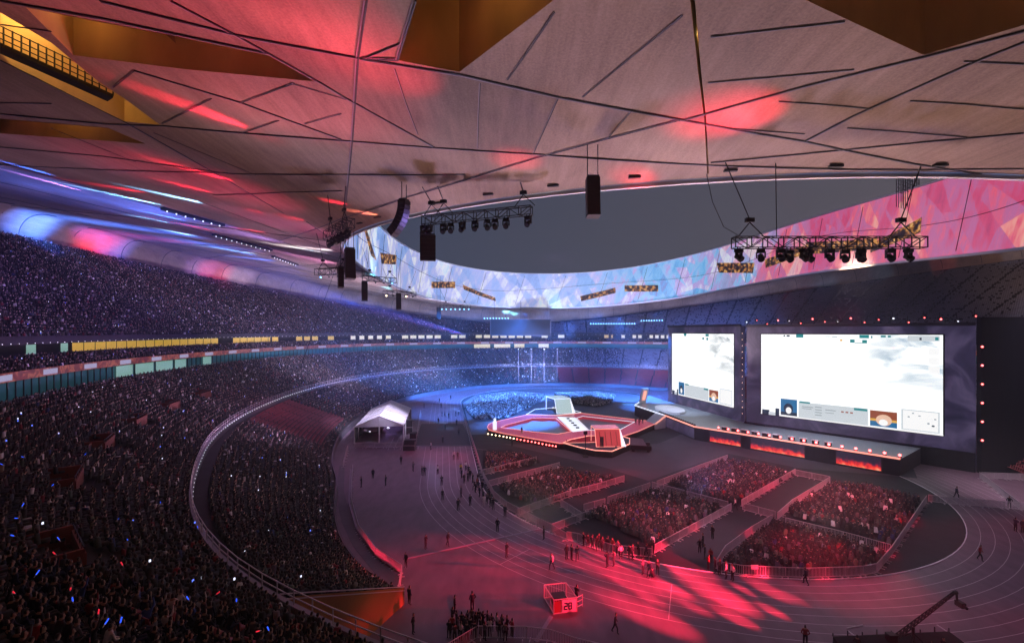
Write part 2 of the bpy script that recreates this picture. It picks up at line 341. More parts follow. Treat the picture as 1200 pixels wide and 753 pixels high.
# ------------------------------------------------------------------ ground, track, infield
def stad(r,n=48,half=42.2):
    pts=[]
    for i in range(n+1): a=math.pi*i/n; pts.append(W(half+r*math.sin(a), r*math.cos(a)))     # far bend, right to left
    for i in range(n+1): a=math.pi*i/n; pts.append(W(-half-r*math.sin(a), -r*math.cos(a)))
    return pts
g=MB(); g.quad((-700,-500,0),(800,-500,0),(800,900,0),(-700,900,0)); tag(g.build('ground','tartan'),kind='structure')
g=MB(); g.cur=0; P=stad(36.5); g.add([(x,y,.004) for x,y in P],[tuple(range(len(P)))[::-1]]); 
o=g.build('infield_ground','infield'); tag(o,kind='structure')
g=MB()
for n_ in range(1,9):
    r=36.5+1.22*n_; a=stad(r-.03,64); b_=stad(r+.03,64); N_=len(a); o0=len(g.v)
    g.v+=[(x,y,.008) for x,y in a]+[(x,y,.008) for x,y in b_]
    for i in range(N_): j=(i+1)%N_; g.f.append((o0+i,o0+j,o0+N_+j,o0+N_+i)); g.m.append(0)
# cross marks of the starting lines
for a_,r0,r1 in ((-150,40.2,46.2),(-147,38.9,40.2),(-128,41.4,46.2),(-60,37,46)):
    c,s_=math.cos(R(a_)),math.sin(R(a_))
    p=W(-42.2+c*r0,s_*r0);q=W(-42.2+c*r1,s_*r1); g.bar((p[0],p[1],.010),(q[0],q[1],.010),.06,.004)
for i in range(6): p=W(-20,-47.8-1.25*i); q=W(-8,-47.8-1.25*i); g.bar((*p,.010),(*q,.010),.07,.004)
tag(g.build('lane_lines','line'),kind='structure')
g=MB(); P=stad(36.5,64)
for i in range(len(P)): 
    p,q=P[i],P[(i+1)%len(P)]
    if math.dist(p,q)>1e-3: g.bar((*p,.03),(*q,.03),.10,.06)
tag(g.build('track_kerb','kerb'),kind='structure')
# tape / cable cover across the track, and the one leading to the bottom
def strip(name,mat_,p,q,w,h,**k):
    g=MB(); g.bar((*p,h/2),(*q,h/2),w,h); return tag(g.build(name,mat_),**k)
A,B_=[(-11.56, 50.75), (3.9, 58.44)]
strip('cable_cover','parapet',A,B_,.22,.06,label='pale cable cover laid straight across the running lanes towards the pens',cat='cable cover')
A,B_=[(3.44, 40.42), (1.92, 37.09)]
strip('cable_cover','parapet',A,B_,.35,.06,label='short pale cable cover running from the wire cage to the bottom fence',cat='cable cover')
# black cover over the left straight
P=[(-21.56, 100.37), (-8.18, 100.37), (-13.36, 124.42), (-24.42, 124.42)]
g=MB(); g.prism(P,.01,.06); tag(g.build('track_cover','blueled' if 0 else 'black'),'black floor covering laid across the left running lanes beside the tent','floor covering')
g=MB(); g.bar((*P[0],.09),(*P[1],.09),.25,.05); tag(g.build('cover_edge_strip','parapet'),'pale edge strip along the near side of the black floor covering','edge strip')
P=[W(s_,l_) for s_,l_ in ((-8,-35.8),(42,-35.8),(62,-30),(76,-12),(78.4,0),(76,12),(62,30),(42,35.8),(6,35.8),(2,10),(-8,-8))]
g=MB(); g.prism(P,.004,.010); tag(g.build('lit_floor','litfloor'),kind='structure')  # sheet added over the far infield, its paleness stands for the light there
# lighter working floor between pens and stages
P=[(-1.89, 102.27), (15.92, 85.99), (22.86, 77.14), (32.39, 84.91), (44.23, 94.41), (52.34, 84.38), (69.04, 78.49), (73.44, 84.38), (51.18, 106.3), (41.67, 112.5), (32.2, 102.27), (11.36, 102.27)]
g=MB(); g.prism(P,.012,.018); tag(g.build('working_floor','greyfloor'),kind='structure')
for P,lab in (([(-5.12, 81.33), (4.87, 87.66), (0.0, 97.12), (-6.12, 97.12)],'dark carpet under the farthest left seating pen'),
          ([(-3.03, 71.05), (0.93, 63.08), (19.32, 76.7), (8.86, 85.44)],'dark carpet under the second seating pen'),
          ([(5.17, 58.19), (15.34, 51.14), (30.74, 64.59), (22.28, 73.37), (10.42, 62.5)],'dark carpet under the middle seating pen'),
          ([(21.74, 48.91), (35.45, 61.36), (43.02, 52.33), (38.39, 48.21), (31.36, 47.04)],'dark carpet under the nearest right seating pen'),
          ([(37.96, 62.5), (52.25, 75.84), (60.75, 67.5), (43.22, 52.33)],'dark carpet under the far right seating pen'),
          ([(24.32, 73.77), (42.0, 90.0), (49.4, 80.36), (32.65, 65.53)],'dark carpet under the pen in front of the stage')):
    g=MB(); g.prism(P,.004,.02); tag(g.build('carpet','carpet'),lab,'carpet')

# ------------------------------------------------------------------ stands
GAP0,GAP1=R(-149.0),R(92)
low=[R(a) for a in np.arange(-149.0,93,2)]
lowphis=[ -math.pi+ (p+math.pi) for p in low]
def steps(k0,z0,k1,z1,n):
    out=[(k0,z0)]
    for i in range(n):
        ka=k0+(k1-k0)*(i+1)/n; zb=z0+(z1-z0)*(i+1)/n
        out+= [(ka,out[-1][1]),(ka,zb)]
    return out
LOW=dict(k0=-17.2,z0=.8,k1=-1.5,z1=6.8,n=19)
MID=dict(k0=.4,z0=7.3,k1=20.6,z1=15.6,n=26)
UPN=52; UPK0=24.3; UPZ0=23.7; 
def up(i):  # row i of the upper stand, cut off where the bowl is lower
    k=UPK0+.8*i
    def f(ph,k=k): kk=min(k,ktop(ph)); return kk,UPZ0+.62*(kk-UPK0)
    return f
lo=empty('lower_stand',(0,0,0),0,'lowest tier of seating ringing the track, orange end wall at its near end','grandstand')
revolve([(-18,0),(-18,1.3),(-17.7,1.3),(-17.7,.8)],lowphis).build('front_wall','concrete',lo)
revolve(steps(**LOW),lowphis).build('terrace','concrete_dark',lo)
revolve([(-1.5,6.8),(-.02,6.8)],lowphis).build('walkway','concrete_dark',lo)
# end wall (orange) at the near-left end of the lower tier
g=MB(); pr=[(-18,0),(-18,1.5),(-1.5,7.3),(-.1,7.4),(-.1,0)]
g.add([rings(GAP0,k,z) for k,z in pr],[tuple(range(len(pr)))]); g.build('end_wall','orange',lo)
g=MB(); a=rings(GAP0,-18,1.2); b_=rings(GAP0,-.1,7.6)
for (p,q) in ((a,b_),): 
    for h in (0,.35): g.bar((p[0],p[1],p[2]+h+.05),(q[0],q[1],q[2]+h+.05),.07)
g.build('end_rail','steel',lo)
mi=empty('middle_stand',(0,0,0),0,'middle tier of seating with a pale parapet above the ring walkway','grandstand')
revolve([(0,0),(0,7.75)],ALL,True).build('parapet','concrete',mi)
revolve([(-.03,7.75),(-.03,8.0),(.33,8.0),(.33,7.3)],ALL,True).build('coping','parapet',mi)
revolve(steps(**MID),ALL,True).build('terrace','concrete_dark',mi)
g=MB()
for h in (.45,.9):
    for i in range(180):
        a,b_=rings(ALL[i],.15,8.0+h),rings(ALL[(i+1)%180],.15,8.0+h); g.bar(a,b_,.06)
for i in range(180):
    for q in (0,.5):
        ph=ALL[i]+R(2)*q; g.bar(rings(ph,.15,8.0),rings(ph,.15,8.9),.06)
g.build('railing','steel',mi)
g=MB()
for i in range(-135,180): 
    ph=R(i+.5); 
    p=rings(ph,-.05,7.75); g.ball(p,.09 if -112<i<-70 else .05,4)
# lamps along the parapet as one part each side
g.build('parapet_lamps','lampwhite',mi)['kind']='stuff'
# glazed concourse below the club balcony
cc=empty('glazed_concourse',(0,0,0),0,'teal glass concourse wall under the display ribbon, some bays lit mint green','glazed wall')
revolve([(23.2,15.6),(23.2,18.3),(22.0,18.3)],ALL,True).build('glazing','teal',cc)
for i in range(-124,-30):
    ph=R(i+.5); g=MB(); g.bar(rings(ph,23.1,15.6),rings(ph,23.1,18.3),.12); g.build('mullion','dsteel',cc)
for a0,a1 in ((-100,-97),(-96.5,-93),(-92.5,-89),(-88.5,-86),(-82,-80),(-12,-8),(-7,-3),(-2,0.5),(4,6.5)):
    g=MB(); g.cur=0; revolve([(22.95,15.9),(22.95,18.1)],[R(a0+(a1-a0)*i/4) for i in range(5)],False,g); g.build('lit_bay','mint' if a0<-50 else 'palewin',cc)
rb=empty('ribbon_board',(0,0,0),0,'curved red and orange display ribbon with white logo blocks along the club balcony','display ribbon')
revolve([(22.0,18.3),(22.0,19.5),(22.4,19.5),(22.4,18.9)],ALL,True).build('display','ribbon',rb)
for i in range(-125,60,6):
    g=MB(); revolve([(21.95,18.5),(21.95,19.3)],[R(i+.6+q*.5) for q in range(5)],False,g)
    if i>-25: pass
    g.build('logo_block','ribbon_white',rb)
cb=empty('club_balcony',(0,0,0),0,'narrow club seating balcony between the display ribbon and the lit lounge windows','balcony')
revolve(steps(22.4,18.9,27.2,21.0,6)+[(27.8,21.0)],ALL,True).build('terrace','clubseat',cb)
revolve([(27.8,21.0),(27.8,23.35),(24.0,23.35)],ALL,True).build('back_wall','black',cb)
# lit lounge windows, each a part
wins=[]
def wband(a0,a1,st,ga,m_,skip=0):
    a=a0
    while a<a1:
        if rng.random()>skip: wins.append((a,min(a+st,a1),m_))
        a+=st+ga
wband(-125.5,-124.2,1.2,.3,'yellow'); wband(-123.4,-121.8,.9,.15,'yellow'); wband(-119,-118.4,.6,.3,'palewin'); wband(-113.5,-112,1.4,.5,'mint'); wband(-108,-106.8,1.2,.5,'mint'); wband(-103.6,-102.6,1.0,.5,'mint')
wband(-102,-62,1.6,.12,'yellow',.1); wband(-61.5,-45,1.5,.5,'yellow',.2); wband(-44,-30,1.2,1.0,'palewin',.3); wband(-29,12,1.5,.5,'palewin',.25)
wband(20,22,1,.6,'yellow'); wband(24,40,.8,.5,'palewin',.45)
for a0,a1,m_ in wins[:95]:
    g=MB(); revolve([(27.7,21.3),(27.7,23.2)],[R(a0+(a1-a0)*q/3) for q in range(4)],False,g); g.build('lounge_window',m_,cb)
us=empty('upper_stand',(0,0,0),0,'steep upper tier of seating rising behind the lit lounge windows to the roof','grandstand')
revolve([(24.0,23.0),(24.0,24.3),(24.3,24.3),(24.3,23.7)],ALL,True).build('front_wall','concrete_dark',us)
prof=[up(0)]
for i in range(1,UPN):
    a,b_=up(i-1),up(i)
    prof.append(lambda ph,a=a,b_=b_:(b_(ph)[0],a(ph)[1])); prof.append(b_)
prof.append(lambda ph:(ktop(ph)+3.1,UPZ0+.62*(ktop(ph)-UPK0))); prof.append(lambda ph:(ktop(ph)+3.1,ztop(ph)+.5))
revolve(prof,ALL,True).build('terrace','concrete_dark',us)
g=MB()
for i in range(360): g.ball(rings(R(i),23.95,23.2),.06,4)
g.build('soffit_lamps','lampwhite',us)['kind']='stuff'
g=MB()
for h in (.5,1.0):
    for i in range(180): g.bar(rings(ALL[i],24.1,24.3+h),rings(ALL[(i+1)%180],24.1,24.3+h),.05)
g.build('railing','dsteel',us)
# vomitories (red-brown parapets of the stair mouths) in the middle tier
VOM=[]
def vomitory(ph,k,z,lab,wd=5.0,dp=2.4):
    x,y=ring(ph,k); x2,y2=ring(ph+.01,k); rz=math.atan2(y2-y,x2-x)
    e=empty('stair_mouth',(x,y,z),rz,lab,'stair mouth','stair mouths in the middle tier')
    VOM.append((x,y))
    g=MB(); g.box((0,0,.75),(wd,.2,1.3)); g.build('front_parapet','vomitory',e)
    s_=1 if (ring(ph,k+1)[0]-x)*(-math.sin(rz))+(ring(ph,k+1)[1]-y)*math.cos(rz)>0 else -1
    for q in (-1,1): g=MB(); g.box((q*wd/2,s_*dp/2,.95),(.2,dp,1.5)); g.build('side_parapet','vomitory',e)
    g=MB(); g.box((0,s_*dp*.98,.9),(wd-.2,.1,1.6)); g.build('opening','black',e)
    g=MB()
    g.bar((-wd/2,0,1.75),(wd/2,0,1.75),.06)
    for q in range(6): g.bar((-wd/2+wd*q/5,0,1.4),(-wd/2+wd*q/5,0,1.75),.05)
    g.build('hand_rail','dsteel',e)
def midz(k): return 7.3+(k-.4)*8.3/20.2
for (ph,k,lab) in ((-143.5,9.0,'red-brown stair mouth in the crowd at the lower left, the one nearest the viewer'),
                   (-134,9.0,'second red-brown stair mouth in the middle tier, up and left of the nearest one'),
                   (-125,9.0,'third red-brown stair mouth in the left crowd, below the end of the display ribbon'),
                   (-116,9.0,'fourth stair mouth in the left crowd, under the teal glazed bays'),
                   (-107,9.0,'fifth stair mouth, below the first mint-lit bay'),
                   (-98,9.0,'sixth stair mouth in the middle tier above the empty red seats')):
    vomitory(R(ph),k,midz(k)-.2,lab)

# ------------------------------------------------------------------ crowd
def arc_table(k,step=.008):
    ph=np.arange(-math.pi,math.pi,step)
    kb=np.array([bowk(q,k) for q in ph]); a,b_=105+kb,84+kb
    r=((np.abs(np.cos(ph))/a)**NEXP+(np.abs(np.sin(ph))/b_)**NEXP)**(-1/NEXP)
    s=r*np.cos(ph); l=r*np.sin(ph); x=CX+s*TX+l*NX; y=CY+s*TY+l*NY
    d=np.r_[0,np.cumsum(np.hypot(np.diff(x),np.diff(y)))]
    return ph,x,y,d
def ktopv(ph): return 33+32*np.abs(np.sin(ph))**1.6
seatP=[]  # x,y,z,phi,kind ; kind 0 low,1 mid,2 up,3 club
def row(k,z,kind,sp=.56):
    ph,x,y,d=arc_table(k); n=int(d[-1]/sp); t=(np.arange(n)+.5)*sp
    P_=np.interp(t,d,ph); X=np.interp(t,d,x); Y=np.interp(t,d,y)
    return np.stack([X,Y,np.full(n,z),P_,np.full(n,kind),np.full(n,k)],1)
rows_=[]
for i in range(LOW['n']):
    dk=(LOW['k1']-LOW['k0'])/LOW['n']; dz=(LOW['z1']-LOW['z0'])/LOW['n']; r_=row(LOW['k0']+dk*(i+.45),LOW['z0']+dz*i,0)
    rows_.append(r_[(r_[:,3]>R(-148.6))&(r_[:,3]<R(150))])
for i in range(MID['n']):
    dk=(MID['k1']-MID['k0'])/MID['n']; dz=(MID['z1']-MID['z0'])/MID['n']; rows_.append(row(MID['k0']+dk*(i+.45),MID['z0']+dz*i,1))
for i in range(5): rows_.append(row(22.4+.8*(i+.5),18.9+.35*i,3))
for i in range(UPN-1):
    k=UPK0+.8*(i+.45); r_=row(k,UPZ0+.62*.8*i,2); rows_.append(r_[ktopv(r_[:,3])>k+.6])
S_=np.concatenate(rows_)
# seats that can be seen from near the photograph's place
def visible(S_,mu=170,mv=60):
    u=600+S_[:,0]*540/np.maximum(S_[:,1],.1); v=388+(CAMZ-S_[:,2])*540/np.maximum(S_[:,1],.1)
    return (S_[:,1]>3)&(u>-mu)&(u<1200+mu)&(v<753+mv)&(v>-mv)
S_=S_[visible(S_)]
# stair aisles between blocks
blk=np.abs(((S_[:,3]/R(1))%4.5)-2.25)
wa=.0
S_=S_[blk>.17]
vm=np.ones(len(S_),bool)
for x,y in VOM: vm&=np.hypot(S_[:,0]-x,S_[:,1]-y)>2.3
S_=S_[vm]
deg=np.degrees(S_[:,3]); kind=S_[:,4]
occ=np.zeros(len(S_),bool)
occ|=(kind==0)&(deg<7)&~((deg>-108+ (S_[:,5]+17)*.25)&(deg<-83-(S_[:,5]+17)*.1)&(S_[:,5]>-16))
occ|=(kind==1)&((deg<12)|((deg<24)&(rng.random(len(S_))<.35)))
occ|=(kind==2)&(deg<-1)
occ|=(kind==3)&(deg<60)&(rng.random(len(S_))<.85)
# blue far sections of the lower tier hold a few empty blocks
u=600+S_[:,0]*540/S_[:,1]
full=rng.random(len(S_))<np.where(kind==2,.95,.955)
crowd=S_[occ&full]; empt=S_[(~occ)|(~full)]
# floor pens (rows of chairs)
def inpoly(X,Y,poly):
    c=np.zeros(len(X),bool); n=len(poly)
    for i in range(n):
        x1,y1=poly[i];x2,y2=poly[i-1]
        cond=((y1>Y)!=(y2>Y))&(X<(x2-x1)*(Y-y1)/((y2-y1) or 1e-9)+x1); c^=cond
    return c
def pen(poly,dens=.95,dx=.52,dy=.82,rz=-0.9):
    xs=[p[0] for p in poly]; ys=[p[1] for p in poly]; c=(sum(xs)/len(xs),sum(ys)/len(ys)); r=60
    gx,gy=np.meshgrid(np.arange(-r,r,dx),np.arange(-r,r,dy)); gx=gx.ravel()+rng.normal(0,.05,gx.size); gy=gy.ravel()+rng.normal(0,.07,gy.size)
    X=c[0]+gx*math.cos(rz)-gy*math.sin(rz); Y=c[1]+gx*math.sin(rz)+gy*math.cos(rz)
    k=inpoly(X,Y,poly)&(rng.random(len(X))<dens)
    return X[k],Y[k]
PENS=[]
for poly,dens in (([(-5.31, 92.57), (2.03, 91.27), (5.44, 86.4), (-4.62, 80.5)],.95),
                  ([(8.41, 82.55), (14.6, 78.07), (17.22, 76.24), (8.77, 69.68), (5.66, 66.46), (2.69, 66.12), (-0.51, 69.3), (-2.16, 72.81)],.93),
                  ([(21.51, 70.82), (25.67, 69.3), (29.37, 64.48), (16.0, 52.68), (14.09, 56.35), (11.11, 60.0), (9.28, 61.13), (13.58, 65.45)],.93),
                  ([(41.31, 88.16), (45.49, 84.71), (48.15, 79.02), (35.56, 68.57), (31.22, 66.12), (26.67, 72.0), (25.38, 74.48)],.95),
                  ([(51.72, 74.48), (55.91, 73.64), (60.0, 67.5), (49.29, 57.86), (43.87, 53.11), (41.05, 56.84), (37.36, 61.13), (38.24, 63.53)],.84),
                  ([(33.69, 59.45), (39.15, 54.92), (41.39, 51.02), (37.65, 48.18), (29.89, 47.47), (22.29, 48.54), (24.76, 51.43)],.90),
                  ([(-12.8, 172.8), (0.0, 185.14), (13.15, 177.53), (10.8, 162.0), (3.2, 144.0), (-0.97, 130.91), (-10.56, 129.6), (-15.0, 147.27)],.8),
                  ([(16.9, 182.54), (34.29, 185.14), (40.11, 177.53), (33.95, 158.05), (27.91, 150.7), (16.8, 162.0)],.9)):
    PENS.append((poly,)+pen(poly,dens,rz=-.82))
FP=np.concatenate([np.stack([X,Y,np.full(len(X),-.05)],1) for _,X,Y in PENS])
penid=np.concatenate([np.full(len(X),i) for i,(_,X,Y) in enumerate(PENS)])

# low-detail spectator: chest, lap and head, 20 faces
TV=[];TF=[]
def tbox(x0,x1,y0,y1,z0,z1,sx=1,sy=1):
    o=len(TV); cx=(x0+x1)/2; cy_=(y0+y1)/2
    for z,k1,k2 in ((z0,1,1),(z1,sx,sy)):
        for x,y in ((x0,y0),(x1,y0),(x1,y1),(x0,y1)): TV.append((cx+(x-cx)*k1,cy_+(y-cy_)*k2,z))
    for f in ((4,5,6,7),(0,1,5,4),(1,2,6,5),(2,3,7,6),(3,0,4,7)): TF.append(tuple(i+o for i in f))
tbox(-.23,.23,-.13,.15,.40,1.0,.72,.7); nb=len(TV)
tbox(-.19,.19,.10,.58,.38,.56,.95,.95); nl=len(TV)
o_=len(TV)
for z,r in ((1.03,.055),(1.16,.10),(1.27,.07)):
    for a in range(4): TV.append((r*math.cos(R(45+90*a)),.02+r*math.sin(R(45+90*a)),z))
for q in (0,4):
    for a in range(4): b2=(a+1)%4; TF.append((o_+q+a,o_+q+b2,o_+q+4+b2,o_+q+4+a))
TF.append((o_+8,o_+9,o_+10,o_+11))
TVn=np.array(TV); nTV=len(TV)
def cloth_colours(n):
    c=np.zeros((n,3)); r=rng.random(n)
    base=rng.uniform(.003,.016,(n,1))*np.ones((n,3)); c[:]=base*rng.uniform(.8,1.25,(n,3))
    k=r>.82; c[k]=rng.uniform(.03,.12,(k.sum(),1))*rng.uniform(.7,1.3,(k.sum(),3))
    k=r>.975; c[k]=rng.uniform(.35,.85,(k.sum(),1))*np.array([1,.98,.97])
    k=(r>.79)&(r<.82); c[k]=rng.uniform(.4,1.,(k.sum(),1))*np.array([.22,.02,.03])
    k=(r>.77)&(r<.79); c[k]=rng.uniform(.4,1.,(k.sum(),1))*np.array([.02,.04,.15])
    return c
def crowd_mesh(name,P3,head,label,cat,scale=1.0,lift=0):
    n=len(P3)
    sc=(scale*rng.uniform(.92,1.06,n))[:,None]
    ca,sa=np.cos(head),np.sin(head)          # head = direction faced
    lx=TVn[:,0][None]*sc; ly=TVn[:,1][None]*sc; lz=TVn[:,2][None]*sc
    lean=rng.normal(0,.10,n)[:,None]*lz; leanx=rng.normal(0,.06,n)[:,None]*lz
    ly=ly+lean; lx=lx+leanx
    X=P3[:,0:1]+ly*ca[:,None]+lx*sa[:,None]; Y=P3[:,1:2]+ly*sa[:,None]-lx*ca[:,None]; Z=P3[:,2:3]+lz
    V=np.stack([X,Y,Z],2).reshape(-1,3)
    F=[ ]
    fl=np.array([f for f in TF]); Fa=(fl[None]+ (np.arange(n)*nTV)[:,None,None]).reshape(-1,4)
    me=bpy.data.meshes.new(name); me.vertices.add(len(V)); me.vertices.foreach_set('co',V.astype('f').ravel())
    me.loops.add(Fa.size); me.loops.foreach_set('vertex_index',Fa.astype('i').ravel())
    me.polygons.add(len(Fa)); me.polygons.foreach_set('loop_start',(np.arange(len(Fa))*4).astype('i'))
    me.update(calc_edges=True)
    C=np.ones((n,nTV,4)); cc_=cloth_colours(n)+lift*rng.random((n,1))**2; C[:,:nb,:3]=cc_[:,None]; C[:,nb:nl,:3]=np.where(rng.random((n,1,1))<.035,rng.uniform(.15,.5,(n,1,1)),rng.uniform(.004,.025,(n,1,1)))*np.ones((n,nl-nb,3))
    sk=np.array([.62,.44,.37])*rng.uniform(.12,1.35,(n,1))**1.6; hair=np.array([.02,.016,.014])
    C[:,nl:nl+4,:3]=sk[:,None]; C[:,nl+4:nl+8,:3]=(.62*sk+.38*hair)[:,None]; C[:,nl+8:,:3]=hair
    # back of the head is hair
    C[:,[nl+6,nl+7],:3]=hair; 
    at=me.color_attributes.new('Col','FLOAT_COLOR','POINT'); at.data.foreach_set('color',C.astype('f').ravel())
    me.materials.append(M['crowd']); o=bpy.data.objects.new(name,me); COL.objects.link(o); tag(o,label,cat,None,'stuff'); return o
def facing(P3): return np.arctan2(CY-P3[:,1],CX-P3[:,0])
# the individuals: those that show largest
near=crowd[(crowd[:,4]<=3)]
def inframe(P3): 
    u=600+P3[:,0]*540/P3[:,1]; v=388+(CAMZ-P3[:,2]-.8)*540/P3[:,1]; return (u>-6)&(u<1206)&(v>0)&(v<757)
fr=inframe(crowd); order=np.argsort(np.where(fr,crowd[:,1],1e9)); NI=225
ind=crowd[order[:NI]]; keep=np.ones(len(crowd),bool); keep[order[:NI]]=False; crowd=crowd[keep]
print('crowd',len(crowd),'empty',len(empt),'floor',len(FP))
crowd_mesh('crowd',crowd[:,:3],facing(crowd)+rng.normal(0,.15,len(crowd)),'packed spectators in dark clothes filling the tiers of the stands','crowd')
nr=penid<6; fp=FP[nr]; crowd_mesh('floor_crowd',fp,.75+rng.normal(0,.2,len(fp)),'seated spectators on rows of chairs inside the floor pens','crowd')
fp=FP[~nr]; crowd_mesh('floor_crowd',fp,-2.2+rng.normal(0,.2,len(fp)),'seated spectators in pale blue light behind the island stage','crowd',1.0,.55)  # clothes made paler here, brightness of the lit far pens put into colour
# empty seats: a pan and a back each
def seat_mesh(name,P3,head,m_,label):
    bx=[];
    def bb(x0,x1,y0,y1,z0,z1):
        v=[(x,y,z) for z in (z0,z1) for x,y in ((x0,y0),(x1,y0),(x1,y1),(x0,y1))]; return v
    T=np.array(bb(-.22,.22,-.2,.2,.36,.42)+bb(-.22,.22,-.25,-.18,.38,.80)); fl=np.array([(4,5,6,7),(0,1,5,4),(1,2,6,5),(2,3,7,6),(3,0,4,7)]); fl=np.concatenate([fl,fl+8])
    n=len(P3); ca,sa=np.cos(head),np.sin(head)
    X=P3[:,0:1]+T[:,1][None]*ca[:,None]+T[:,0][None]*sa[:,None]; Y=P3[:,1:2]+T[:,1][None]*sa[:,None]-T[:,0][None]*ca[:,None]; Z=P3[:,2:3]+T[:,2][None]
    V=np.stack([X,Y,Z],2).reshape(-1,3); Fa=(fl[None]+(np.arange(n)*16)[:,None,None]).reshape(-1,4)
    me=bpy.data.meshes.new(name); me.vertices.add(len(V)); me.vertices.foreach_set('co',V.astype('f').ravel())
    me.loops.add(Fa.size); me.loops.foreach_set('vertex_index',Fa.astype('i').ravel()); me.polygons.add(len(Fa)); me.polygons.foreach_set('loop_start',(np.arange(len(Fa))*4).astype('i')); me.update(calc_edges=True)
    me.materials.append(M[m_]); o=bpy.data.objects.new(name,me); COL.objects.link(o); tag(o,label,'seats',None,'stuff')
far_=(empt[:,4]>=2)|((empt[:,4]==1)&(empt[:,3]>0)); e0=empt[~far_]; e2=empt[far_]
seat_mesh('empty_seats',e0[:,:3],facing(e0),'seatred','rows of empty red plastic seats in the lower and middle tiers')
e2=e2[rng.random(len(e2))<.9]
seat_mesh('empty_seats',e2[:,:3],facing(e2),'seatgrey','rows of empty dark grey seats in the far and upper tiers beside the stage')

